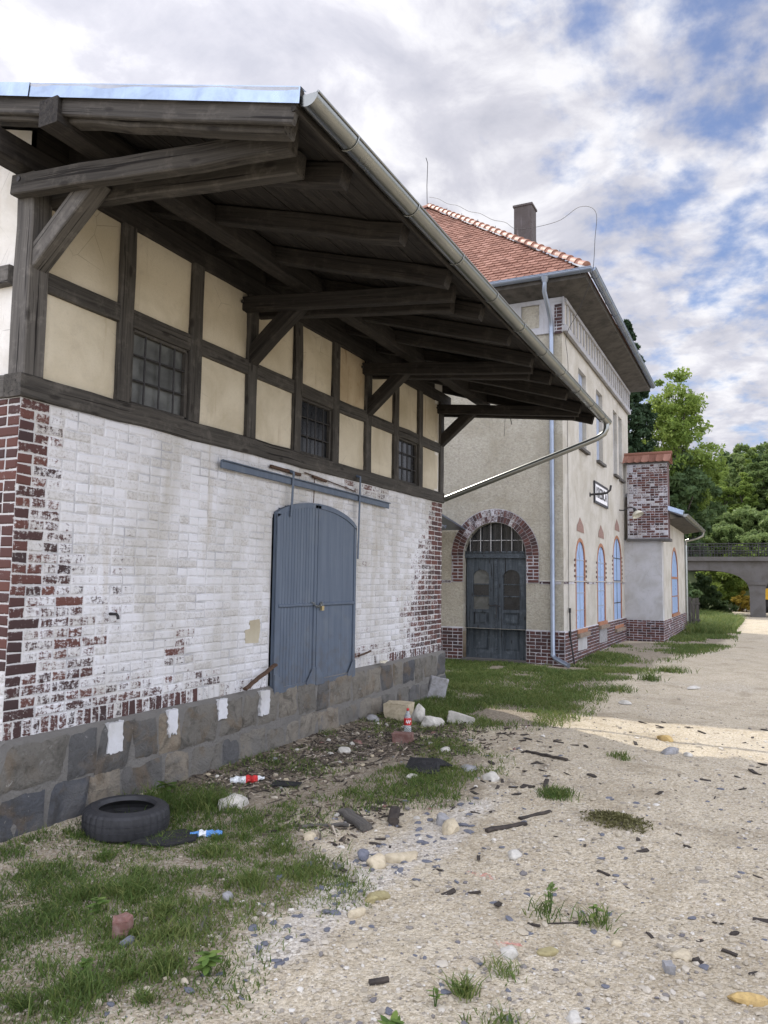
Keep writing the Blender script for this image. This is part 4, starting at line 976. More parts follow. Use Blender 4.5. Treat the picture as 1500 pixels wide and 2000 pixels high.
# eaves, gutters, roof
EX0, EX1, EY0, EY1, EZ = 16.16, 26.95, 3.20, 15.05, 8.30
mb = MB(); vs = [(EX0, EY0, EZ-.10), (EX1, EY0, EZ-.10), (EX1, EY1, EZ-.10), (EX0, EY1, EZ-.10), (SX, SY, 8.06), (SE, SY, 8.06), (SE, 14.9, 8.06), (SX, 14.9, 8.06)]
mb.add(vs, [(0,1,5,4), (1,2,6,5), (2,3,7,6), (3,0,4,7)]); 
mb.add([(EX0, EY0, EZ-.10), (EX1, EY0, EZ-.10), (EX1, EY0, EZ+.05), (EX0, EY0, EZ+.05)], [(0,1,2,3)]); mb.add([(EX0, EY0, EZ-.10), (EX0, EY1, EZ-.10), (EX0, EY1, EZ+.05), (EX0, EY0, EZ+.05)], [(0,1,2,3)]); mb.build('soffit', M['soffit'], st)
AX, AY, AZ = 21.55, 9.12, 13.42
mb = MB(); e0, e1, e2, e3 = (EX0-.03, EY0-.03, EZ+.05), (EX1, EY0-.03, EZ+.05), (EX1, EY1, EZ+.05), (EX0-.03, EY1, EZ+.05); ap = (AX, AY, AZ)
mb.add([e0, e1, e2, e3, ap], [(0,1,4), (1,2,4), (2,3,4)], bk=(.5,0,1,.5)); roof = mb.build('roof', M['tile'], st)
def tiled_tri(mb, A, Bp, T, wt=.185, ct=.165, lift=.030):
    A, Bp, T = Vector(A), Vector(Bp), Vector(T); base = Bp-A; L = base.length; U = base.normalized(); foot = A+U*(T-A).dot(U); Vv = T-foot; Hh = Vv.length; Vv.normalize(); N = U.cross(Vv)
    if N.z < 0: N = -N
    tu = (T-A).dot(U); n = int(Hh/ct)
    for r in range(n):
        v0, v1 = r*ct-.04, (r+1)*ct+.0; f0 = max(0, r*ct/Hh); u0 = tu*f0; u1 = L-(L-tu)*f0
        k0, k1 = math.floor(u0/wt), math.ceil(u1/wt)
        for k in range(k0, k1):
            col = (min(1, max(0, random.gauss(.5, .25))), 0, 1, .5); ua = k*wt+(wt/2 if r % 2 else 0); vs = []; pr = [(0.02, .030), (.22, .008), (.5, .0), (.78, .008), (.98, .030)]
            if ua < u0-.02 or ua+wt > u1+.02: continue
            jl = lift+random.gauss(0, .003)
            for f, dv in pr: vs.append(A+U*(ua+f*wt)+Vv*(v0+dv)+N*jl)
            for f, dv in pr: vs.append(A+U*(ua+f*wt)+Vv*(v1+.03)+N*.004)
            for f, dv in pr: vs.append(A+U*(ua+f*wt)+Vv*(v0+dv)+N*(-.01))
            mb.add(vs, [(i, i+1, 6+i, 5+i) for i in range(4)]+[(i, i+1, 11+i, 10+i) for i in range(4)], bk=col)
mb = MB(); tiled_tri(mb, e0, e3, ap); mb.build('roof_tiles', M['tile'], roof).matrix_parent_inverse = Matrix()
def ridge_tiles(mb, a, b, r=.095, L=.34):
    a, b = Vector(a), Vector(b); d = (b-a); n = int(d.length/L); d.normalize(); side = d.cross(Vector((0,0,1))).normalized(); u = side.cross(d)
    for k in range(n+1):
        p0 = a+d*k*L; p1 = p0+d*(L+.05); vs = []
        for p, rr, up in ((p0, r*1.15, .02), (p1, r*.9, 0)):
            for j in range(9): an = PI*j/8; vs.append(p+side*math.cos(an)*rr+u*(math.sin(an)*rr+up-.02))
        bk = (random.random(), 0, 1, .5)
        mb.add(vs, [(j, j+1, 10+j, 9+j) for j in range(8)], bk=bk, smooth=True); mb.add(vs[:9], [tuple(range(9))], bk=bk)
mb = MB(); ridge_tiles(mb, (EX0-.03, EY0-.03, EZ+.12), (AX, AY, AZ+.05)); ridge_tiles(mb, (EX0-.03, EY1, EZ+.12), (AX, AY, AZ+.05)); ridge_tiles(mb, (EX1, EY0-.03, EZ+.12), (AX, AY, AZ+.05))
mb.build('hip_tiles', mat_plain('orange_hip_tile', (.32,.155,.105), .6, 0, .4, 6), roof)
mb = MB(); box(mb, (21.7, 5.86, 10), (22.22, 6.40, 12.93)); box(mb, (21.67, 5.83, 12.93), (22.25, 6.43, 12.99)); mb.build('chimney', M['chimney'], roof)
mb = MB(); tube(mb, [(AX+.1, AY+.1, AZ), (AX+.1, AY+.12, AZ+.8), (AX+.1, AY+.1, AZ+1.55), (AX+.1, AY+.16, AZ+1.75)], .012, 6); mb.build('antenna', M['iron'], roof)
mb = MB()
for k in range(7): 
    t = .12+.12*k; p = Vector(e0).lerp(Vector(ap), t)+Vector((0,0,.22)); tube(mb, [p-Vector((0,0,.12)), p], .008, 5)
pts = [Vector(ap).lerp(Vector(e0), t/12)+Vector((0,0,.36+(.05 if t % 2 else 0))) for t in range(0, 9)]
pts += [Vector((17.4, 4.1, 10.15)), Vector((16.6, 3.4, 10.0)), Vector((16.05, 2.95, 9.55)), Vector((15.95, 2.95, 8.9)), Vector((16.1, 3.05, 8.2)), Vector((16.45, 3.4, 7.6)), Vector((16.9, 3.78, 7.2)), Vector((17.15, 3.8, 6.6))]
pts += [Vector((17.15, 3.82, z)) for z in (5, 3.5, 2, 1.1)]
tube(mb, spline(pts), .006, 5); tube(mb, [(17.15, 3.80, 1.1), (17.14, 3.79, .5), (17.2, 3.72, -.1)], .018, 6); tube(mb, [(17.15, 3.80, 1.12), (17.15, 3.80, 1.02)], .03, 6); tube(mb, [(17.12, 3.79, .62), (17.12, 3.79, .52)], .03, 6); mb.build('lightning_cable', M['iron'], st)
mb = MB(); half_gutter(mb, (EX0-.09, EY0-.15, EZ+.05), (EX1, EY0-.09, EZ+.05), .085); half_gutter(mb, (EX0-.09, EY1, EZ+.05), (EX0-.09, EY0-.16, EZ+.05), .085); mb.build('gutter', M['zinc_blue'], st)
py = SY+.22
mb = MB(); tube(mb, [(EX0-.09, py-.02, EZ+.0), (EX0-.09, py-.02, EZ-.12)], [.10, .055], 14, False)
tube(mb, [(EX0-.09, py-.02, EZ-.1), (EX0-.07, py, EZ-.3), (16.5, py, EZ-.62), (16.66, py, EZ-.8), (16.70, py, EZ-.95), (16.70, py, .20), (16.68, py-.02, .10), (16.62, py-.07, .055), (16.32, py-.42, -.05)], .05, 14)
for z in (6.3, 4.6, 3.15, 1.2, .12): tube(mb, [(16.70, py, z-.02), (16.70, py, z+.02)], .056, 14)
mb.build('downpipe', M['zinc_blue'], st)
# lean-to canopy peeping out from behind the shed
cn = MB(); beam(cn, (16.0, 6.1, 2.99), (16.0, 9.2, 2.99), 1.5, .04, up=(.15,0,1), jit=0); c_ = cn.build('canopy', M['zinc_blue'], st)
mb = MB(); half_gutter(mb, (15.22, 9.2, 2.86), (15.22, 6.0, 2.86), .065); mb.build('canopy_gutter', M['zinc_blue'], c_)
# the annex with its brick faced end wall
NX0, NX1, NY = 25.2, 33.1, 2.73
FN = Frame((NX0, 0, 0), (0,1,0), (0,0,1), (-1,0,0)); FNF = Frame((0, NY, 0), (1,0,0), (0,0,1), (0,-1,0))
mb = MB(); box(mb, (NX0, NY, .55), (NX0+.5, SY+.2, 3.03)); mb.build('annex_end_wall', M['cement'], st)
anw = (28.0, 30.2, .66, 1.9, 2.85)
mb = MB(); wall_grid(mb, FNF, NX0+.5, NX1, .55, 3.75, [(anw[0]-.09, anw[1]+.09, anw[2], anw[4]+.09)], .12); spandrel(mb, FNF, anw[0]-.09, anw[1]+.09, anw[3], anw[4]+.09, .12)
mb.add([(NX1, NY, .5), (NX1, 9, .5), (NX1, 9, 4), (NX1, NY, 3.75)], [(0,1,2,3)]); mb.build('annex_front_wall', M['render_smooth'], st)
mb = MB(); Fq = Frame((NX0-.03, 0, 0), (0,1,0), (0,0,1), (-1,0,0)); brick_field(mb, Fq, NY-.03, SY-.03, -.2, .55, barefull, nh); backing_strips(mb, Fq, NY-.03, SY-.03, -.3, .555, lambda u, v: .2, nh)
Fq2 = Frame((0, NY-.03, 0), (1,0,0), (0,0,1), (0,-1,0)); brick_field(mb, Fq2, NX0-.03, NX1, -.2, .55, lambda u, v: .8+random.gauss(0,.15), nh); backing_strips(mb, Fq2, NX0-.03, NX1, -.3, .555, lambda u, v: .2, nh); mb.build('annex_brick_base', M['brick_red'], st)
mb = MB(); Fu = Frame((NX0-.09, 0, 0), (0,1,0), (0,0,1), (-1,0,0)); brick_field(mb, Fu, 2.52, SY-.12, 3.10, 5.42, lambda u, v: .50+.30*math.sin((v-3.1)*2.6)**2+random.gauss(0,.17)-.35*max(0, (u-3.45)/.3), nh); backing_strips(mb, Fu, 2.52, SY-.12, 3.08, 5.43, lambda u, v: .2, nh)
for y in (2.52,): mb.add([(NX0-.09, y, 3.08), (NX0+.5, y, 3.08), (NX0+.5, y, 5.43), (NX0-.09, y, 5.43)], [(0,1,2,3)], bk=(.4,.7,1,.5))
mb.build('brick_end_stack', M['brick_red'] , st)
mb = MB(); box(mb, (NX0-.16, 2.46, 3.0), (NX0+.5, SY-.1, 3.078)); box(mb, (NX0-.12, 2.50, 5.432), (NX0+.5, SY-.1, 5.50)); mb.build('ledge', M['concrete'], st)
mb = MB()
for k in range(7):
    y0 = 2.42+k*.215; pr = [(0, 0), (.25, -.025), (.5, -.035), (.75, -.025), (1, 0)]
    vs = [(NX0-.22, y0+f*.21, 5.50+h) for f, h in pr]+[(NX0+.25, y0+f*.21, 5.80) for f, h in pr]+[(NX0+.7, y0+f*.21, 5.50) for f, h in pr]
    mb.add(vs, [(i, i+1, 6+i, 5+i) for i in range(4)]+[(5+i, 6+i, 11+i, 10+i) for i in range(4)], bk=(random.random(), 0, 1, .5))
box(mb, (NX0-.19, 2.44, 5.485), (NX0+.6, SY-.12, 5.50), (.4,0,1,.5)); tube(mb, [(NX0+.25, 2.40, 5.79), (NX0+.25, SY, 5.79)], .07, 8, bk=(.4,0,1,.5)); mb.build('tile_coping', M['tile'], st)
# annex eave, gutter, its pipe and window
mb = MB(); vs = [(NX0+.4, 2.12, 3.78), (NX1+.4, 2.12, 3.80), (NX1+.4, 7.5, 5.9), (NX0+.4, 7.5, 5.9)]; vs += [(x, y, z+.12) for x, y, z in vs]
mb.add(vs, [(0,1,2,3), (4,5,6,7), (0,1,5,4), (1,2,6,5), (3,0,4,7)]); mb.build('annex_roof', M['roof_metal'], st)
mb = MB(); mb.add([(NX0+.5, 2.14, 3.775), (NX1+.38, 2.14, 3.79), (NX1+.38, NY, 3.70), (NX0+.5, NY, 3.70)], [(0,1,2,3)]); mb.build('annex_soffit', M['soffit'], st)
mb = MB(); beam(mb, (NX0+.06, 2.53, 4.02), (NX0+.06, 2.08, 3.86), .30, .14, jit=0); mb.build('verge_flashing', M['zinc_bright'], st)
mb = MB(); half_gutter(mb, (NX0+.15, 2.05, 3.84), (NX1+.3, 2.02, 3.82), .085); tube(mb, [(NX1+.2, 2.02, 3.76), (NX1+.2, 2.05, 3.62), (NX1+.15, 2.3, 3.5), (NX1+.1, 2.66, 3.42), (NX1+.08, 2.68, 3.2), (NX1+.08, 2.68, .2)], .06, 10); mb.build('annex_gutter', M['zinc'], st)
a, b, z0, s, zt = anw
mb = MB(); arch_band(mb, FNF, a, b, z0, s, zt, .13, -.10, .006); flat_shape(mb, FNF, [(a-.13, z0-.10), (b+.13, z0-.10), (b+.13, z0), (a-.13, z0)], -.1, .05); w = mb.build('window', M['orange'], st)
mb = MB(); flat_shape(mb, FNF, arch_outline(a, b, z0, s, zt), -.1, -.022); mb.build('pane', M['pane_blue'], w)
mb = MB()
for q in ((a, b, 1.85, 1.93), (a, b, 1.23, 1.26)): flat_shape(mb, FNF, [(q[0], q[2]), (q[1], q[2]), (q[1], q[3]), (q[0], q[3])], -.0215, -.008)
mb.build('glazing_bars', M['orange'], w)
# sign, lamp, bracket
sg = thing('station_sign', 'white station name board with black border and black letters on the cream wall', 'sign', (21.2, SY-.03, 3.78))
Fg = Frame((0, SY-.02, 0), (1,0,0), (0,0,1), (0,-1,0)); sx0, sx1, sz0, sz1 = 20.22, 22.15, 3.77, 4.33
mb = MB(); flat_shape(mb, Fg, [(sx0, sz0), (sx1, sz0), (sx1, sz1), (sx0, sz1)], -.015, .018); mb.build('board', M['white_paint'], sg)
mb = MB(); e = .055
for q in ((sx0-.01, sx1+.01, sz0-.01, sz0+e), (sx0-.01, sx1+.01, sz1-e, sz1+.01), (sx0-.01, sx0+e*1.4, sz0+e, sz1-e), (sx1-e*1.4, sx1+.01, sz0+e, sz1-e)): flat_shape(mb, Fg, [(q[0], q[2]), (q[1], q[2]), (q[1], q[3]), (q[0], q[3])], -.01, .026)
mb.build('border', M['black_paint'], sg)
cu = bpy.data.curves.new('lettering', 'FONT'); cu.body = 'KREBICA'; cu.size = .40; cu.extrude = .003; cu.offset = .004; cu.align_x = 'CENTER'; cu.align_y = 'CENTER'; cu.space_character = .98
to = bpy.data.objects.new('lettering', cu); C.objects.link(to); to.parent = sg; to.location = (-.015, -.012, .272); to.rotation_euler = (PI/2, 0, 0); to.scale = (.98, 1, 1); cu.materials.append(M['black_paint'])
bpy.context.view_layer.update(); tm_ = bpy.data.meshes.new_from_object(to.evaluated_get(bpy.context.evaluated_depsgraph_get())); t2 = bpy.data.objects.new('letters', tm_); C.objects.link(t2); t2.parent = sg; t2.location = to.location; t2.rotation_euler = to.rotation_euler; t2.scale = to.scale; tm_.materials.clear(); tm_.materials.append(M['black_paint']); bpy.data.objects.remove(to); t2.name = 'lettering'
bk_ = MB(); tube(bk_, [(19.76, SY, 3.92), (19.77, SY-.3, 3.93), (19.78, SY-.42, 3.95), (19.79, SY-.50, 4.02), (19.80, SY-.52, 4.14)], .028, 8); tube(bk_, [(19.76, SY, 3.92), (19.76, SY-.015, 3.92)], .06, 10); o = bk_.build('lamp_bracket', M['iron'], None); tag(o, 'bare bent black pipe bracket jutting out in front of the name board', 'bracket')
lp = thing('wall_lamp', 'black swan neck lamp with pale bell shade near the brick stack', 'lamp', (24.3, SY, 3.9))
mb = MB(); tube(mb, spline([(24.3, SY, 3.92), (24.3, SY-.14, 3.91), (24.3, SY-.28, 3.98), (24.3, SY-.40, 3.98), (24.3, SY-.46, 3.90)]), .018, 8); mb.build('lamp_arm', M['iron'], lp)
def lathe(mb, base, axis, prof, n=20, bk=None):
    axis = Vector(axis).normalized(); a = axis.orthogonal().normalized(); b = axis.cross(a); base = Vector(base); vs = []
    for h, r in prof:
        for k in range(n): t = 2*PI*k/n; vs.append(base+axis*h+a*math.cos(t)*r+b*math.sin(t)*r)
    mb.add(vs, [(i*n+k, i*n+(k+1) % n, (i+1)*n+(k+1) % n, (i+1)*n+k) for i in range(len(prof)-1) for k in range(n)], smooth=True, bk=bk)
    return mb
mb = lathe(MB(), (24.3, SY-.46, 3.92), (-.25,-.55,-1), [(-.04, .0), (-.04, .04), (.05, .055), (.08, .08)]); mb.build('lamp_socket', M['iron'], lp)
mb = lathe(MB(), (24.3, SY-.46, 3.92), (-.25,-.55,-1), [(.06, .05), (.09, .10), (.14, .15), (.22, .18), (.215, .175), (.13, .14), (.085, .08)]); mb.build('lamp_shade', M['enamel'], lp)

# ------------------------------------------------------------------ fence, bridge, vehicles beyond
fc = thing('board_fence', 'grey weathered board fence beside the far end of the station annex', 'fence', (33, 2.5, -.1))
mb = MB(); y = NY+.1
for k in range(4): B('board', M['wood_grey'], fc, (33.25+k*.02, 2.72-.14*k, -.2), (33.25+k*.02, 2.72-.14*k, 1.15+random.uniform(-.05,.05)), .03, .125, up=(0,1,0))
for z in (.25, .9): B('fence_rail', M['wood_grey'], fc, (33.30, 2.8, z), (33.30, 2.2, z), .05, .08)
br = thing('road_bridge', 'grey concrete road bridge with arched spans and iron railing across the track', 'bridge', (48, 0, -.2))
FB = Frame((47.2, 0, 0), (0,1,0), (0,0,1), (-1,0,0))
mb = MB()
def span(y0, y1, zs, zc, p=2.6):
    n = 26; pts = []
    for k in range(n+1):
        a = PI*k/n; c_, s_ = math.cos(a), math.sin(a)
        pts.append(((y0+y1)/2-(y1-y0)/2*math.copysign(abs(c_)**(2/p), c_), zs+(zc-zs)*abs(s_)**(2/p)))
    for k in range(n):
        (a0, b0), (a1, b1) = pts[k], pts[k+1]
        for x in (47.2, 50.6): mb.add([(x, a0, b0), (x, a1, b1), (x, a1, 2.98), (x, a0, 2.98)], [(0,1,2,3)])
        mb.add([(47.2, a0, b0), (47.2, a1, b1), (50.6, a1, b1), (50.6, a0, b0)], [(0,1,2,3)], smooth=True)
span(.56, 5.6, 1.15, 2.46); span(-5.4, -.22, 1.15, 2.46); span(-11, -6.1, 1.15, 2.46)
for y0, y1 in ((-.22, .56), (-6.1, -5.4), (5.6, 9)):
    box(mb, (47.2, y0, -.5), (50.6, y1, 2.98))
for y0, y1 in ((-.22, .56), (-6.1, -5.4)): box(mb, (47.12, y0-.08, 1.68), (47.198, y1+.08, 1.84))
mb.build('arched_deck', M['concrete'], br)
mb = MB(); box(mb, (47.0, -11, 2.985), (50.8, 9, 3.22)); mb.build('parapet_slab', M['concrete'], br)
for xx in (47.15, 50.6):
    mb = MB()
    for z in (3.55, 3.95): tube(mb, [(xx, -11, z), (xx, 9, z)], .03, 6)
    y = -10.9
    while y < 9: tube(mb, [(xx, y, 3.22), (xx, y, 3.95 if abs(y/1.5-round(y/1.5)) > .06 else 4.02)], .014 if abs(y/1.5-round(y/1.5)) > .06 else .035, 5); y += .15
    mb.build('railing', M['iron'], br)
vh = thing('rail_vehicle', 'yellow track vehicle with pale cab roof parked beyond the bridge pier', 'vehicle', (56, -1, -.1))
mb = MB(); box(mb, (55, -3, .75), (59, -.2, 1.45)); mb.build('body', M['yellow'], vh)
mb = MB(); box(mb, (55.05, -3, 1.45), (57.5, -.22, 2.0)); mb.build('cab_window', M['glass_dark'], vh)
mb = MB(); box(mb, (54.9, -3.1, 2.0), (57.7, -.1, 2.5)); mb.build('roof', M['white_plastic'], vh)
mb = MB(); box(mb, (55.1, -2.9, .3), (58.9, -.25, .74)); mb.build('chassis', M['iron'], vh)
for x in (55.7, 58.2):
    for y in (-2.7, -.35): lathe(MB(), (x, y-.1, .32), (0,1,0), [(0, .05), (0, .42), (.2, .42), (.2, .05)]).build('wheel', M['rubber'], vh)
sh = thing('shelter', 'small shelter with pale domed roof on thin dark posts seen under the bridge arch', 'shelter', (66, 1.5, 0))
mb = MB(); n_ = 10; vs = []
for x in (65.5, 68.5):
    for k in range(n_+1): a = PI*k/n_; vs.append((x, 1.35-.95*math.cos(a)*1.0, 2.0+.55*math.sin(a)))
mb.add(vs, [(k, k+1, n_+2+k, n_+1+k) for k in range(n_)]+[tuple(range(n_+1))], smooth=False); mb.build('roof', M['white_plastic'], sh)
for x in (65.5, 68.4):
    for y in (.5, 1.0, 1.5, 2.2): tube(MB(), [(x, y, -.3), (x, y, 2.0)], .06, 6).build('post', M['iron'], sh)

# ------------------------------------------------------------------ hill and trees
def hill_z(x, y): return np.clip((x-52)*.36, -1, 5)*np.clip((x-50)/6, 0, 1)+np.clip((x-66)*.055, 0, 12)+(fbm(x*.15, y*.15, 31, 3)-.5)*1.2
xs = np.linspace(53, 200, 70); ys = np.linspace(-90, 120, 90); Xh, Yh = np.meshgrid(xs, ys, indexing='ij')
pas = np.clip((np.abs(Yh+1.2)-3.4)/3, 0, 1)*1.0
Zh = np.where(Xh < 64, -.35+(hill_z(Xh, Yh)+.35)*pas, hill_z(Xh, Yh)); Zh[0] = -.5
I = np.arange(Xh.size).reshape(Xh.shape); F = np.stack([I[:-1,:-1], I[1:,:-1], I[1:,1:], I[:-1,1:]], -1).reshape(-1, 4)
tag(link('hill', np_mesh('hill', np.stack([Xh, Yh, Zh], -1).reshape(-1, 3), F, M['hill'], smooth=True)), 'wooded hillside rising beyond the bridge', None, None, 'structure')

def leaves(centers, radii, per, size, flat=.55, droop=0):
    P = []; 
    for (cx, cy, cz), r in zip(centers, radii):
        d = RNG.normal(0, 1, (per, 3)); d /= np.linalg.norm(d, axis=1)[:,None]+1e-9
        P.append(np.array([cx, cy, cz])+d*(r*RNG.random((per, 1))**.45)*np.array([1, 1, .75]))
    P = np.concatenate(P); n = len(P)
    nrm = RNG.normal(0, 1, (n, 3)); nrm[:,2] += flat; nrm /= np.linalg.norm(nrm, axis=1)[:,None]
    t = np.cross(nrm, RNG.normal(0, 1, (n, 3))); t /= np.linalg.norm(t, axis=1)[:,None]+1e-9; b = np.cross(nrm, t)
    s = size*RNG.uniform(.6, 1.3, (n, 1))
    V = np.stack([P-t*s, P-b*s*.45, P+t*s, P+b*s*.45], 1).reshape(-1, 3)
    F = np.arange(n*4).reshape(-1, 4)
    cl = np.repeat(np.clip(RNG.normal(.5, .2, len(centers)), 0, 1), per)
    return V, F, np.repeat(np.clip(cl*.6+RNG.random(n)*.4, 0, 1), 4)
def tree_mesh(kind, H, W, n_cl, per, size, mat, base=.25):
    c = []; r = []
    if kind == 'conifer':
        for k in range(n_cl):
            f = RNG.random()**.62; z = H*(.12+.86*f); rr = W*(1-f)**.62*RNG.uniform(.3, 1.0); a = RNG.uniform(0, 2*PI)
            c.append((rr*math.cos(a), rr*math.sin(a), z-.2*rr)); r.append(.17*W*(1.08-f)+.08)
    else:
        for k in range(n_cl):
            d = RNG.normal(0, 1, 3); d /= np.linalg.norm(d); q = RNG.random()**.4
            base = base if kind != 'bush' else .0
            z = H*(base+(1-base)*(.5+.5*d[2]*q)); wz = W*(1.0-.35*abs(d[2]))
            bump = .75+.5*vn(d[0]*1.7+5, d[1]*1.7+d[2]*2+9, int(H*7) % 50)
            c.append((d[0]*q*wz*bump, d[1]*q*wz*bump, z)); r.append(W*RNG.uniform(.10, .26)*(1 if n_cl < 200 else 1.05))
    V, F, rn = leaves(c, r, per, size, .5); tm = MB()
    if kind != 'bush':
        th = H*(.9 if kind == 'conifer' else .7)
        tube(tm, [(0,0,-.6), (.03*H*.1,0,H*.2), (.02*H,.01*H,th*.6), (.015*H,-.01*H,th)], [H*.022, H*.017, H*.011, H*.004], 8)
        for k in range(9 if kind != 'conifer' else 0):
            q = c[int(RNG.integers(len(c)))]; z = min(q[2]*.6, th*.8); tube(tm, [(.01*H,0,z), (q[0]*.5, q[1]*.5, (z+q[2])*.5+.02*H), tuple(q)], [H*.008, H*.005, H*.002], 5, False)
    else:
        for k in range(6): q = c[int(RNG.integers(len(c)))]; tube(tm, [(q[0]*.2,q[1]*.2,-.3), tuple(q)], [.03, .01], 5, False)
    return np_mesh('crown', V, F, mat, rn), tm
def tree(name, kind, loc, H, W, n_cl, per, size, mat, label, cat, group=None, base=.25):
    cm, tm = tree_mesh(kind, H, W, n_cl, per, size, mat, base)
    t = thing(name, label, cat, (0,0,0), group); link('crown', cm, t); tm.build('trunk' if kind != 'bush' else 'stem', M['bark'], t); t.location = loc
    return t
tree('deciduous_tree', 'd', (55.8, 5.0, .5), 16.2, 2.9, 300, 75, .15, M['leaf_light'], 'tall light green tree rising behind the far corner of the station roof', 'tree')
tree('conifer_tree', 'conifer', (52.9, 7.75, 0), 19.8, 3.1, 420, 90, .15, M['needle'], 'dark conifer with pointed top close behind the station roof', 'tree')
tree('walnut_tree', 'd', (53.9, 4.6, .3), 9.8, 2.4, 110, 120, .21, M['leaf_dark'], 'dark broad leaved tree directly above the brick end stack', 'tree')
tree('deciduous_tree', 'd', (41.0, 1.75, 5.4), 5.4, 1.1, 26, 90, .10, M['leaf_light'], 'thin airy light green tree top leaning out to the right', 'tree') if False else None
def dup(root, loc, rz, sc, label, group):
    r = root.copy(); C.objects.link(r); r.location = loc; r.rotation_euler = (0,0,rz); r.scale = sc; r['label'] = label; r['group'] = group
    for ch in list(root.children):
        c_ = ch.copy(); C.objects.link(c_); c_.parent = r
    return r
WG = 'trees on the wooded slope beyond the bridge'
pa = tree('slope_tree', 'd', (74, 1.2, 3.5), 10.5, 1.9, 120, 170, .15, M['leaf_mid'], 'mid green tree on the slope beyond the bridge', 'tree', WG, .04)
pb_ = tree('slope_tree', 'd', (72, 4.2, 3.0), 9.0, 1.5, 120, 170, .14, M['leaf_light'], 'light green young tree on the slope beyond the bridge', 'tree', WG, .04)
pc_ = tree('hilltop_tree', 'd', (88, -1.5, 6), 11.6, 4.0, 150, 220, .22, M['leaf_dark'], 'dark rounded tree standing on the hilltop', 'tree', WG)
slots = [(70.5,2.6,.9),(73,-.6,.95),(76,3.0,1.05),(77.5,6.0,.95),(70,6.6,.9),(75,-2.6,1.0),(79,.4,1.1),(82,4.6,1.05),(80,8.5,1.05),(71,-4.2,1.0),(84,-2.2,1.15),(76,9.5,1.0),(70,1.0,.8),(70.5,4.6,.75),(69.5,-1.6,.8),(78,2.0,1.05),(82,1.8,1.0),(73.5,5.4,.9),(83,6.6,1.1)]
for i, (x, y, s) in enumerate(slots):
    src = pa if i % 2 else pb_; lb = 'mid green tree on the slope beyond the bridge' if i % 2 else 'light green young tree on the slope beyond the bridge'
    dup(src, (x, y, float(hill_z(np.array([x]), np.array([y]))[0])-.4), i*1.3, (s, s, s*random.uniform(.74,.92)), lb, WG)
for i, (x, y, s) in enumerate([(90,2.6,.98),(92,6.2,.86),(94,-5.0,1.1),(96,9.5,.78),(97,0.8,1.05),(100,14,.8)]):
    dup(pc_, (x, y, float(hill_z(np.array([x]), np.array([y]))[0])-2.2), i*2.1, (s, s, s), 'dark rounded tree standing on the hilltop', WG)
pc_.location.z = float(hill_z(np.array([88.]), np.array([-1.5]))[0])-2.0
sb = tree('slope_bush', 'bush', (62, 0.5, 3.0), 2.6, 1.7, 60, 130, .13, M['leaf_mid'], 'bush at the foot of the wooded slope behind the bridge', 'bush', 'bushes at the foot of the wooded slope')
for i, (x, y, q) in enumerate([(63, 2.6, 1.0), (62, 4.4, .9), (64, -1.6, 1.1), (66, 1.2, 1.2), (66, 3.6, 1.1), (65, 5.6, 1.1), (63, 6.8, 1.0), (67, -0.6, 1.2)]): dup(sb, (x, y, float(hill_z(np.array([x]), np.array([y]))[0])-.3), i*1.7, (q, q, q), 'bush at the foot of the wooded slope behind the bridge', 'bushes at the foot of the wooded slope')
tree('dark_bush', 'bush', (51.8, 3.6, -.4), 2.7, 1.4, 60, 150, .13, M['leaf_dark'], 'dark green bush filling the left side under the bridge arch', 'bush')
tree('dark_bush', 'bush', (53.0, 2.2, -.5), 1.4, .8, 40, 130, .12, M['leaf_dark'], 'lower dark green bush next to the bridge pier', 'bush')
tree('pale_bush', 'bush', (58, 2.3, .0), 3.4, 2.0, 80, 150, .13, M['leaf_light'], 'pale sunlit bush showing through the bridge arch', 'bush')
tree('pale_bush', 'bush', (56, 1.0, -.3), 1.6, .7, 24, 120, .12, mat_leaf('yellow_leaves', (.25,.20,.03), (.4,.3,.05), (.5,.4,.1)), 'yellow green bush low behind the bridge pier', 'bush')
tree('round_bush', 'bush', (56.5, 1.3, 2.9), 1.5, .9, 40, 130, .12, M['leaf_light'], 'round bright green bush growing behind the bridge railing', 'bush')
tree('round_bush', 'bush', (57.5, -.6, 2.8), 1.4, 1.0, 40, 130, .12, M['leaf_mid'], 'mid green bush at the right behind the bridge railing', 'bush')
tree('round_bush', 'bush', (44, 3.9, -.3), 2.6, 1.1, 40, 130, .11, M['leaf_dark'], 'dark shrub between the fence and the bridge', 'bush')

# ------------------------------------------------------------------ things on the ground
ty = thing('car_tyre', 'old black car tyre lying flat in the grass by the plinth', 'tyre', (4.27, 4.10, hz(4.27, 4.10)))
mb = MB(); R_, w_ = .295, .19
prof = [(.195, .015), (.205, .0), (.24, -.004), (.275, .012), (.292, .028), (.297, .06), (.299, .095), (.297, .13), (.292, .162), (.275, .178), (.24, .194), (.205, .19), (.195, .175), (.19, .165), (.225, .15), (.255, .12), (.26, .095), (.255, .07), (.225, .04), (.19, .025)]
n_ = 96; vs = []
for k in range(n_):
    a = 2*PI*k/n_
    for j, (r, z) in enumerate(prof):
        rr = r
        if 4 <= j <= 8 and k % 3 == 0: rr -= .006
        if j in (3, 9) and k % 3 == 0: rr -= .004
        vs.append((4.27+math.cos(a)*rr, 4.10+math.sin(a)*rr, hz(4.27,4.10)-.012+z+.02*math.cos(a-2)*rr))
m_ = len(prof); mb.add(vs, [(k*m_+j, ((k+1) % n_)*m_+j, ((k+1) % n_)*m_+(j+1) % m_, k*m_+(j+1) % m_) for k in range(n_) for j in range(m_)], smooth=False); mb.build('tyre_body', M['rubber'], ty)
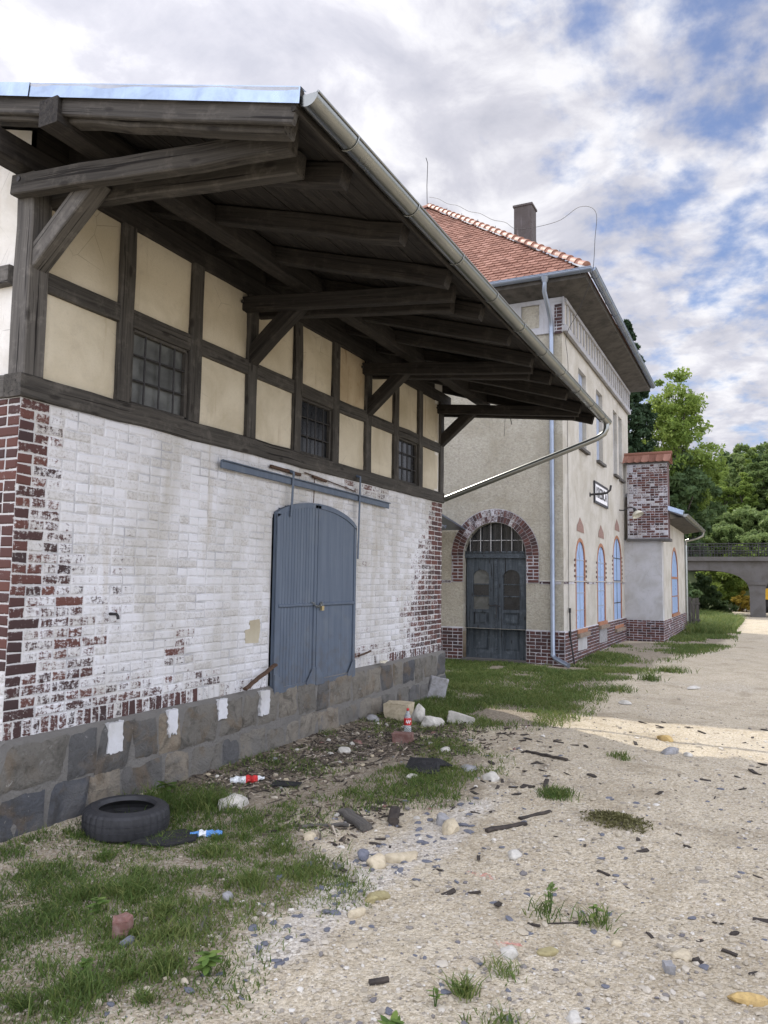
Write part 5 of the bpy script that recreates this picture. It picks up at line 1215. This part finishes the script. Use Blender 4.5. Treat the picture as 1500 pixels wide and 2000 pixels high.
for z in (.075, .118):
    mb = MB(); tube(mb, [(4.27+math.cos(2*PI*k/48)*.2985, 4.10+math.sin(2*PI*k/48)*.2985, hz(4.27,4.10)-.012+z+.02*math.cos(2*PI*k/48-2)*.3) for k in range(49)], .0022, 5, False); mb.build('tread_groove', M['black_paint'], ty)

def rock_mesh(name, s, mat, seed, ang=.14, sub=2, box_=False):
    bpy_me = bpy.data.meshes.new(name); import bmesh
    bm = bmesh.new()
    if box_:
        bmesh.ops.create_cube(bm, size=2); bmesh.ops.bevel(bm, geom=bm.edges[:], offset=.12, segments=2, affect='EDGES', profile=.6); bmesh.ops.subdivide_edges(bm, edges=bm.edges[:], cuts=1, use_grid_fill=True)
    else: bmesh.ops.create_icosphere(bm, subdivisions=sub, radius=1)
    rs = np.random.default_rng(seed); ph = rs.uniform(0, 9, 6)
    planes = [(Vector(rs.normal(0,1,3)).normalized(), rs.uniform(.55, .9)) for _ in range(0 if ang < .05 or box_ else int(ang*60))]
    for v in bm.verts:
        for nn, dd in planes:
            t = v.co.dot(nn)
            if t > dd: v.co -= nn*(t-dd)*.95
        k = 1+.10*math.sin(v.co.x*3+ph[0])*math.sin(v.co.y*3+ph[1])+.07*math.sin(v.co.z*5+ph[2]+v.co.x*4)+rs.normal(0, .018)
        v.co = Vector((v.co.x*s[0]*k, v.co.y*s[1]*k, v.co.z*s[2]*k))
    bm.to_mesh(bpy_me); bm.free()
    for p in bpy_me.polygons: p.use_smooth = ang < .1
    bpy_me.materials.append(mat); return bpy_me
def rock(name, x, y, s, mat, label, cat='stone', rz=0, sink=.38, tilt=0, ang=.14, box_=False, group=None, z=None):
    o = link(name, rock_mesh(name, s, M[mat], int(abs(x*1000+y*77)), ang, 3 if ang < .1 else 2, box_)); o.location = (x, y, (hz(x, y)+s[2]*(1-2*sink) if z is None else z)); o.rotation_euler = (tilt, tilt*.4, rz)
    return tag(o, label, cat, group)
rock('cobble', 4.74, 2.16, (.125,.062,.05), 'rock_pale', 'large pale oblong cobble resting against a round one at the grass edge', rz=-.75, ang=.07)
rock('cobble', 4.56, 2.25, (.07,.06,.055), 'rock_pale', 'round buff cobble left of the large oblong one', ang=.07)
rock('stone', 4.63, 2.38, (.07,.05,.05), 'slate', 'dark blue grey stone behind the two buff cobbles', rz=.5)
rock('stone', 5.39, 2.07, (.10,.075,.085), 'rock_pale', 'angular cream stone standing among dark slate pieces', rz=.4, tilt=.4)
rock('stone', 5.52, 2.18, (.09,.06,.06), 'rock_grey', 'dark grey stone just left of the angular cream stone', rz=.9)
rock('cobble', 6.82, 2.23, (.09,.075,.055), 'rock_white', 'smooth white cobble alone on the gravel beyond the cream stone', ang=.07)
rock('stone', 5.09, 3.78, (.15,.09,.08), 'rock_white', 'pale broken stone block in the grass below the plinth', rz=-.2, tilt=.2)
rock('cobble', 3.82, 1.16, (.045,.045,.04), 'rock_white', 'round cream pebble on the red paint mark', ang=.07)
rock('cobble', 3.95, 1.00, (.06,.035,.02), 'rock_olive', 'flat olive pebble beside the round cream one', rz=-.9, ang=.07)
rock('stone', 3.92, .10, (.10,.05,.035), 'rock_ochre', 'ochre coloured stone at the right edge of the yard', rz=-1.4)
rock('stone', 4.77, 2.88, (.075,.05,.04), 'rock_pale', 'pale stone lying in the grass left of the driftwood', rz=.6)
rock('brick_chunk', 3.10, 2.97, (.055,.045,.05), 'brickbit', 'broken reddish brick lump in the foreground grass', 'brick', rz=.5, box_=True, sink=.15)
rock('stone', 3.03, 2.87, (.055,.035,.03), 'slate', 'blue grey stone right beside the brick lump', rz=.3)
rock('cobble', 5.12, 1.51, (.055,.045,.035), 'rock_white', 'white speckled cobble between the slate chips in mid yard', ang=.07)
rock('stone', 9.73, 1.05, (.15,.09,.06), 'rock_ochre', 'brown stone half buried near the sunlit strip', rz=.3)
rock('stone', 9.0, .92, (.16,.08,.05), 'rock_grey', 'mossy grey stone with a white pebble beside it', rz=-.3)
rock('cobble', 8.95, .74, (.07,.05,.03), 'rock_white', 'small white pebble beside the mossy grey stone', ang=.07)
rock('stone', 4.24, .40, (.07,.05,.025), 'rock_pale', 'flat cream stone with a dark lump on its corner', rz=.2)
rock('stone', 4.20, .33, (.03,.02,.03), 'coal', 'small black lump on the corner of the flat cream stone')
rock('stone', 4.04, .44, (.03,.022,.022), 'rock_grey', 'small cube shaped grey stone on the right yard', box_=True, sink=.2, rz=.4)
rock('cobble', 4.24, .71, (.035,.03,.025), 'rock_pale', 'small cream pebble right of the thistle tufts', ang=.07)
rock('stone', 4.12, 2.02, (.10,.06,.03), 'rock_olive', 'flat yellowish stone at the gravel edge near slate pieces', rz=-.4)
rock('cobble', 7.65, 3.0, (.09,.05,.035), 'rock_white', 'white oval stone in the grass behind the black felt scrap', ang=.07)
rock('stone', 3.68, 2.75, (.05,.035,.03), 'rock_grey', 'grey stone at the grass edge above the twig', rz=.7)
rock('stone', 7.1, 2.55, (.14,.08,.04), 'rock_grey', 'dull grey stone right under the black felt scrap', rz=.2)
rock('stone', 6.55, 2.9, (.08,.05,.03), 'rock_white', 'pale flat stone left of the black felt scrap', rz=-.4)
rock('stone', 3.86, 2.02, (.055,.03,.03), 'rock_pale', 'pale oval stone on the white grit near the grass edge', rz=-.6, ang=.07)
rock('cobble', 3.4, .75, (.05,.035,.02), 'rock_white', 'flat white pebble in the lower right gravel', rz=.1, ang=.07)
rock('cobble', 3.12, .52, (.03,.025,.02), 'rock_white', 'small white pebble near the lower right corner', ang=.07)
rock('stone', 12.3, 1.9, (.2,.12,.04), 'rock_white', 'flat white slab in the yard past the sunlit strip', rz=.3)
rock('stone', 14.5, 1.1, (.22,.12,.04), 'rock_white', 'flat pale slab farther along the track side of the yard', rz=-.2)
# rubble by the wall
rock('stone_block', 9.12, 4.22, (.13,.17,.12), 'rock_pale', 'pale squared stone block near the wall behind the bottle', 'block', rz=.1, box_=True, sink=.12)
rock('stone_block', 9.02, 3.90, (.10,.10,.16), 'rock_white', 'upright pale broken block touching the squared stone', 'block', rz=.6, sink=.2)
rock('stone_block', 8.95, 3.68, (.17,.10,.12), 'rock_white', 'leaning pale lump right of the bottle', 'block', rz=-.5, tilt=.5)
rock('stone_block', 9.25, 3.42, (.11,.16,.07), 'rock_white', 'lone pale block lying right of the rubble heap', 'block', rz=.3, box_=True, sink=.2, tilt=.25)
rock('brick_chunk', 7.90, 3.60, (.075,.11,.06), 'brickbit', 'single worn brick in front of the bottle', 'brick', rz=.25, box_=True, sink=.1)
rock('stone_block', 9.35, 4.42, (.12,.10,.09), 'rock_grey', 'dark rubble lump against the wall left of the squared stone', 'block', rz=.25)
rock('stone_block', 8.75, 4.40, (.10,.12,.07), 'rock_grey', 'small dark rubble piece at the plinth foot', 'block', rz=.9)
rock('brick_chunk', 7.6, 4.0, (.09,.05,.03), 'brickbit', 'flat red brick shard in the dark litter', 'brick', rz=.9)
rock('stone_block', 7.2, 3.95, (.09,.07,.055), 'rock_white', 'small pale lump in the dark litter left of the brick', 'block', rz=.2)
sl = rock('stone_slab', 10.95, 4.42, (.028,.13,.17), 'rock_grey', 'grey stone slab leaning on the plinth near the shed corner', 'slab', rz=.25, box_=True, sink=.1); sl.rotation_euler = (.22, .35, .5)
# bottle with red label
bo = thing('bottle', 'upright clear plastic bottle with red label beside the rubble', 'bottle', (8.25, 3.70, hz(8.25, 3.7)))
zb = hz(8.25, 3.7); prof = [(0, .0), (0, .038), (.02, .044), (.10, .044), (.115, .040), (.20, .042), (.23, .036), (.27, .018), (.295, .014), (.295, .0)]
lathe(MB(), (8.25, 3.70, zb), (0,0,1), prof).build('bottle_body', M['clear'], bo)
lathe(MB(), (8.25, 3.70, zb), (0,0,1), [(.125, .0445), (.205, .0455)]).build('label', M['red_label'], bo)
mb = MB()
for k in range(9): 
    a = PI*1.02+k*.14; z = zb+.165+.012*math.sin(k*1.9); box(mb, (8.25+math.cos(a)*.0462-.003, 3.70+math.sin(a)*.0462-.003, z-.010), (8.25+math.cos(a)*.0462+.003, 3.70+math.sin(a)*.0462+.003, z+.010))
mb.build('label_script', M['white_paint'], bo)
lathe(MB(), (8.25, 3.70, zb), (0,0,1), [(.285, .0), (.285, .0165), (.31, .0165), (.31, .0)]).build('cap', M['red_label'], bo)
def crushed(x, y, rz, L, r, mats, label):
    t = thing('crushed_bottle', label, 'bottle', (x, y, hz(x, y))); d = Vector((math.cos(rz), math.sin(rz), .05)); side = Vector((-math.sin(rz), math.cos(rz), 0)); z0 = hz(x, y)+r*.55; i = 0
    for s0, s1, nm, mt in mats:
        mb = MB(); n = 8; m = 14; vs = []
        for q in range(n+1):
            s = s0+(s1-s0)*q/n; rr = r*(1 if s < .7 else max(.3, 1-(s-.7)*2.6))*(1 if s > .04 else .75)
            for k in range(m):
                a = 2*PI*k/m; w = rr*(1+.22*math.sin(3*a+s*21)+.15*math.sin(s*37+a)); vs.append(Vector((x, y, z0))+d*(s-.5)*L+side*math.cos(a)*w+Vector((0,0,1))*math.sin(a)*w*.55)
        mb.add(vs, [(q*m+k, q*m+(k+1) % m, (q+1)*m+(k+1) % m, (q+1)*m+k) for q in range(n) for k in range(m)])
        if s0 == 0: mb.add(vs[:m], [tuple(range(m))])
        if s1 == 1: mb.add(vs[-m:], [tuple(range(m))])
        mb.build(nm, mt, t)
crushed(5.74, 4.12, -.9, .30, .05, [(0, .45, 'bottle_body', M['white_plastic']), (.45, .8, 'label', M['red_label']), (.8, 1, 'neck', M['white_plastic'])], 'crushed plastic bottle with red label lying in litter below the plinth')
crushed(4.45, 3.53, 2.2, .22, .036, [(0, .5, 'bottle_body', M['blue_plastic']), (.5, .72, 'label', M['white_plastic']), (.72, 1, 'neck', M['blue_plastic'])], 'crushed blue plastic bottle in the grass right of the tyre')
def sheet(name, pts, z, th, mat, label, cat, bend=.02):
    cx = sum(p[0] for p in pts)/len(pts); cy = sum(p[1] for p in pts)/len(pts); mb = MB(); n = 6; k = len(pts); vs = []
    for r in range(n+1):
        f = r/n
        for px, py in pts:
            x, y = cx+(px-cx)*f, cy+(py-cy)*f; vs.append((x, y, hz(x, y)+z+bend*(vn(x*7, y*7, 15)-.3)))
    top = len(vs); fs = [(r*k+j, r*k+(j+1) % k, (r+1)*k+(j+1) % k, (r+1)*k+j) for r in range(n) for j in range(k)]
    vs2 = [(a, b, c_-th) for a, b, c_ in vs]; fs2 = [tuple(top+i for i in f[::-1]) for f in fs]; rim = [(n*k+j, n*k+(j+1) % k, top+n*k+(j+1) % k, top+n*k+j) for j in range(k)]
    mb.add(vs+vs2, fs+fs2+rim); return tag(mb.build(name, mat), label, cat)
sheet('rubber_mat', [(4.05,3.85),(4.15,3.6),(4.3,3.5),(4.42,3.58),(4.45,3.72),(4.3,3.85)], .02, .012, M['flat_black'], 'flat black rubber scrap half under the tyre', 'mat')
sheet('felt_scrap', [(6.75,3.05),(6.65,2.85),(6.72,2.68),(6.88,2.75),(6.95,2.65),(7.05,2.8),(6.98,3.1)], .03, .01, M['flat_black'], 'crumpled black roofing felt scrap at the grass edge', 'felt', .12)
sheet('felt_scrap', [(5.7,3.85),(5.8,3.62),(5.9,3.65),(5.86,3.9)], .02, .01, M['flat_black'], 'small black felt scrap in the dark litter', 'felt', .04)
def moss():
    n = 1500; u = RNG.normal(0, .5, (n, 2)); u = u[np.hypot(u[:,0], u[:,1]) < 1.2]; n = len(u); x = 6.17+u[:,0]*.17+u[:,1]*.03; y = 1.03+u[:,1]*.24; z = height(x, y)+.008+.05*np.exp(-(u**2).sum(1)*1.6)*RNG.uniform(.3, 1, n)
    P = np.stack([x, y, z], -1); t_ = RNG.normal(0, 1, (n, 3)); t_ /= np.linalg.norm(t_, axis=1)[:,None]; b_ = np.cross(t_, RNG.normal(0, 1, (n, 3))); b_ /= np.linalg.norm(b_, axis=1)[:,None]; q = RNG.uniform(.008, .022, (n, 1))
    V = np.stack([P-t_*q, P-b_*q*.35, P+t_*q, P+b_*q*.35], 1).reshape(-1, 3)
    o = link('moss_clump', np_mesh('moss_clump', V, np.arange(n*4).reshape(-1, 4), mat_leaf('dry_moss', (.05,.045,.016), (.10,.095,.035), (.17,.16,.07), .1), np.repeat(RNG.random(n), 4))); tag(o, 'heap of dried brownish moss on the gravel', 'moss')
moss()
sheet('cloth_rag', [(9.12,4.49),(9.2,4.46),(9.34,4.49),(9.3,4.53),(9.2,4.54)], .665, .012, M['rag'], 'dirty cream rag lying on the plinth right of the door', 'rag', .05)
# planks, sticks and bark: countable dark pieces
def plank(x, y, rz, L, w, h, mat, label, cat='plank', group=None, tilt=0, name='plank', z=None):
    d = Vector((math.cos(rz), math.sin(rz), tilt)); c = Vector((x, y, (hz(x, y)+h*.45+abs(tilt)*L*.4) if z is None else z)); mb = MB(); beam(mb, c-d*L/2, c+d*L/2, w, h, ch=h*.3, jit=.0028, seg=.06); return tag(mb.build(name, M[mat] if mat in M else mat), label, cat, group)
plank(6.45, 4.50, .05, .55, .05, .03, 'rust', 'rusty splintered slat leaning against the lower left of the door', z=.72, tilt=.33)
plank(8.75, 4.53, .0, .32, .03, .02, 'rust', 'short rusty bar poking out beside the lower right of the door', 'bar', z=.76, tilt=.12, name='bar')
plank(5.25, 2.78, .9, .42, .10, .05, 'wood_grey', 'grey split driftwood plank at the grass edge')
plank(5.02, 2.90, 2.2, .34, .03, .03, 'wood_grey', 'pale stick in front of the split driftwood', 'stick', name='stick')
plank(5.45, 2.55, .4, .30, .08, .05, 'coal', 'dark rotten wood lump right of the driftwood')
plank(5.62, 1.72, -.6, .36, .045, .025, 'coal', 'long dark strip of bark right of the cream stone', 'bark', name='bark_strip')
plank(6.05, 1.62, -.5, .34, .035, .02, 'coal', 'dark narrow bark strip beyond the cream stone', 'bark', name='bark_strip')
plank(6.9, 1.75, .2, .3, .04, .02, 'coal', 'dark bark strip near the tuft in mid yard', 'bark', name='bark_strip')
plank(7.9, 2.0, 1.2, .5, .03, .025, 'coal', 'dark branch lying across the dirt below the grass', 'branch', name='branch')
plank(3.28, 1.60, -.9, .09, .03, .022, 'coal', 'black charred wood lump in the front gravel', 'wood lump', name='wood_lump')
plank(3.45, 2.72, .5, .35, .012, .012, 'wood_grey', 'thin forked twig in the bare soil of the foreground', 'twig', name='twig')
plank(4.35, 1.0, -1.0, .30, .008, .008, 'coal', 'thin dark stem beside the red paint mark', 'twig', name='twig')
# slate chips and bark flakes: individuals copied from a few meshes
chips = [rock_mesh('slate_chip', (1, .65, .28), M['slate'], 900+i, .2, 2) for i in range(5)]
flakes = [rock_mesh('bark_flake', (1, .22+.06*i, .12), M['coal'], 950+i, .2, 2, True) for i in range(5)]
def scatter(name, meshes, n, xr, yr, sr, label, cat, group, ok, dens=None):
    k = 0
    while k < n:
        x = xr[0]+(xr[1]-xr[0])*random.random()**1.7; y = random.uniform(*yr)
        if not ok(x, y): continue
        o = bpy.data.objects.new(name, random.choice(meshes)); C.objects.link(o); s = random.uniform(*sr)*(.8+.06*x); o.scale = (s, s, s*random.uniform(.7,1.2))
        o.location = (x, y, hz(x, y)+s*.08); o.rotation_euler = (random.gauss(0,.15), random.gauss(0,.15), random.uniform(0, 6.3)); tag(o, label, cat, group); k += 1
pm = lambda P, w: (lambda x, y: float(mask(np.array([x]), np.array([y]), P, w)[0]))
gmask = pm(GRASS, .4); wmask = pm(WHITE, .5); lmask = pm(LITTER, .8)
scatter('slate_chip', chips, 150, (2.5, 8.5), (-.1, 3.1), (.010, .034), 'blue grey slate chip lying on the pale gravel', 'slate chip', 'slate chips strewn over the gravel', lambda x, y: random.random() > gmask(x, y) and abs(y) < 9)
scatter('slate_chip', chips, 75, (2.6, 6.4), (1.9, 2.7), (.02, .045), 'blue grey slate chip on the white grit at the grass edge', 'slate chip', 'slate chips along the grass edge', lambda x, y: random.random() < wmask(x, y)+.05)
scatter('bark_flake', flakes, 150, (4.2, 11), (0, 3.3), (.012, .045), 'dark flake of bark lying on the yard dirt', 'bark flake', 'bark flakes strewn over the yard', lambda x, y: random.random() < .25+lmask(x, y) and gmask(x, y) < .6)
rub = [rock_mesh('rubble_fragment', (1, .8, .6), M[q], 970+i, .2, 2) for i, q in enumerate(('rock_pale', 'rock_grey', 'rock_white', 'brickbit', 'rock_grey'))]
scatter('rubble_fragment', rub, 64, (4.7, 9.6), (2.3, 4.5), (.012, .034), 'small rubble fragment in the dirt below the plinth', 'rubble', 'rubble fragments along the wall foot', lambda x, y: random.random() < lmask(x, y)+.08 and y < 4.48)
# leafy weeds
def weed(x, y, n, L, h, label, mat='weed'):
    V = []; r = []; z0 = hz(x, y)
    for k in range(n):
        a = RNG.uniform(0, 2*PI); q = RNG.uniform(.3, 1)*L; zc = z0+h*RNG.uniform(.3, 1); c_ = np.array([x+math.cos(a)*q*.6, y+math.sin(a)*q*.6, zc]); d = np.array([math.cos(a), math.sin(a), RNG.uniform(-.3,.4)])*L*.5; s = np.array([-math.sin(a), math.cos(a), RNG.normal(0,.2)])*L*.22
        V += [c_-d, c_-d*.2+s, c_+d*.55+s*.7, c_+d, c_+d*.55-s*.7, c_-d*.2-s]; r += [RNG.random()*.9]*6
    F = np.arange(len(V)).reshape(-1, 6); t = thing('weed', label, 'weed', (x, y, z0)); me = np_mesh('leaf_rosette', np.array(V)-np.array([x, y, z0]), F, M[mat], r); link('leaf_rosette', me, t)
    mb = MB()
    for k in range(5): a = 1.3*k; tube(mb, [(x, y, z0-.02), (x+.3*L*math.cos(a), y+.3*L*math.sin(a), z0+h*.7)], .0022, 5)
    mb.build('stem', M['weed'], t)
weed(2.98, 2.33, 34, .075, .10, 'bright green leafy weed at the lower left gravel edge')
weed(2.92, 1.36, 24, .07, .07, 'bright green leafy weed at the bottom edge of the yard')
weed(2.98, 1.18, 16, .06, .05, 'low green weed right of the bright one at the bottom edge')
weed(3.22, 1.30, 8, .04, .10, 'small two leaved seedling behind the bottom weed')
weed(4.42, 1.10, 14, .05, .16, 'dark green thistle seedling standing in the mid gravel', 'leaf_mid' if 'leaf_mid' in M else 'weed')
weed(4.46, .86, 12, .05, .12, 'withered thistle seedling right of the darker one', 'weed')
weed(3.2, 3.25, 16, .06, .08, 'broad leaved weed in the foreground grass near the brick lump')
weed(2.75, 2.85, 20, .05, .05, 'clover like weed patch in the lower left soil')
weed(4.85, 4.25, 34, .08, .16, 'leafy weed at the plinth foot behind the tyre', 'grass')

# ------------------------------------------------------------------ sky, sun, camera
SUN = Vector((.60, .80, 1.0)).normalized()
sc = bpy.context.scene; w = bpy.data.worlds.new('World'); sc.world = w; w.use_nodes = True; nt = w.node_tree; nt.nodes.clear()
class WN(NT):
    def __init__(s): s.t = nt
t = WN(); out = t.n('ShaderNodeOutputWorld'); bg = t.n('ShaderNodeBackground'); nt.links.new(bg.outputs[0], out.inputs[0])
sky = t.n('ShaderNodeTexSky'); sky.sky_type = 'NISHITA'; sky.sun_disc = False; sky.sun_elevation = math.asin(SUN.z); sky.sun_rotation = math.atan2(SUN.x, SUN.y); sky.dust_density = .4; sky.ozone_density = 2.0
g = t.n('ShaderNodeTexCoord').outputs['Generated']; x, y, z = t.xyz(g)[0], t.xyz(g)[1], t.xyz(g)[2]
def vdot(v):
    n = t.n('ShaderNodeVectorMath'); n.operation = 'DOT_PRODUCT'; nt.links.new(g, n.inputs[0]); n.inputs[1].default_value = Vector(v).normalized(); return n.outputs['Value']
zc = t.math('ADD', t.math('MAXIMUM', z, 0.0), .16)
cmb = t.n('ShaderNodeCombineXYZ'); nt.links.new(t.math('DIVIDE', x, zc), cmb.inputs[0]); nt.links.new(t.math('DIVIDE', y, zc), cmb.inputs[1]); uv = cmb.outputs[0]
big = t.noise(t.mapv(uv, (1, 1, 1), (3.1, 1.7, 0)), 1.9, 3, .5, .2)
fine = t.noise(t.mapv(uv, (1, 1.15, 1), (.3, 5.7, 0)), 9, 8, .56, .10)
n = t.math('ADD', t.math('MULTIPLY', big, .42), t.math('MULTIPLY', fine, .58))
blue = t.math('MULTIPLY', t.step(vdot((.80, .03, .60)), .92, 1.0), .12)
left = t.math('MULTIPLY', t.step(vdot((.62, .62, .48)), .80, .97), .22)
cov = t.math('ADD', t.math('SUBTRACT', t.math('ADD', n, left), blue), .075)
mk = t.step(cov, .41, .62)
shade = t.noise(t.mapv(uv, (1, 1, 1), (8, 2, 0)), 4.2, 8, .60, .3)
edge = t.step(cov, .50, .70)
cl = t.ramp(shade, [(.34, (.44,.45,.52)), (.48, (.57,.57,.63)), (.62, (.84,.835,.86))])
cl = t.mix(t.math('MULTIPLY', edge, .25), cl, (.66,.66,.74))
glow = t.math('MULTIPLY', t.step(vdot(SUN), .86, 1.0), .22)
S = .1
gain = t.math('ADD', t.math('MULTIPLY_ADD', t.step(vdot((.86, .43, .09)), .70, .10), GAIN if 'GAIN' in globals() else 2.1, 1.0), glow)  # sky brightened outside the view, added to light the shaded yard
skyc = t.mix(1.0, sky.outputs[0], (.78, .86, 1.05), 'MULTIPLY')
def vscale(c, f):
    n = t.n('ShaderNodeVectorMath'); n.operation = 'SCALE'; nt.links.new(c, n.inputs[0])
    if isinstance(f, float): n.inputs['Scale'].default_value = f
    else: nt.links.new(f, n.inputs['Scale'])
    return n.outputs[0]
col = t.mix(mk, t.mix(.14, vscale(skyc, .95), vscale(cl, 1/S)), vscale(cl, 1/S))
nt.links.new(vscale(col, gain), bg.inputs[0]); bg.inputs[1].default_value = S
ld = bpy.data.lights.new('sun', 'SUN'); ld.energy = 3.6; ld.angle = math.radians(.6); ld.color = (1, .94, .84)
lo = bpy.data.objects.new('sun', ld); C.objects.link(lo); lo.rotation_mode = 'QUATERNION'; lo.rotation_quaternion = SUN.to_track_quat('Z', 'Y'); lo.location = (10, 20, 30)

cam = bpy.data.cameras.new('camera'); co = bpy.data.objects.new('camera', cam); C.objects.link(co); sc.camera = co
pit, roll, yaw = .08737351, .01378381, .4554803
fw = Vector((math.cos(yaw)*math.cos(pit), math.sin(yaw)*math.cos(pit), math.sin(pit))); rt = Vector((math.sin(yaw), -math.cos(yaw), 0)); up = rt.cross(fw)
r2 = rt*math.cos(roll)+up*math.sin(roll); u2 = up*math.cos(roll)-rt*math.sin(roll)
co.matrix_world = Matrix(((r2.x, u2.x, -fw.x, 0), (r2.y, u2.y, -fw.y, 0), (r2.z, u2.z, -fw.z, 1.7), (0, 0, 0, 1)))
cam.sensor_fit = 'VERTICAL'; cam.sensor_height = 32; cam.lens = 24; cam.clip_end = 2000; cam.clip_start = .05
sc.view_settings.view_transform = 'Standard'; sc.view_settings.look = 'None'; sc.view_settings.exposure = .28; sc.view_settings.gamma = 1
sc.cycles.max_bounces = 6; sc.cycles.use_denoising = True
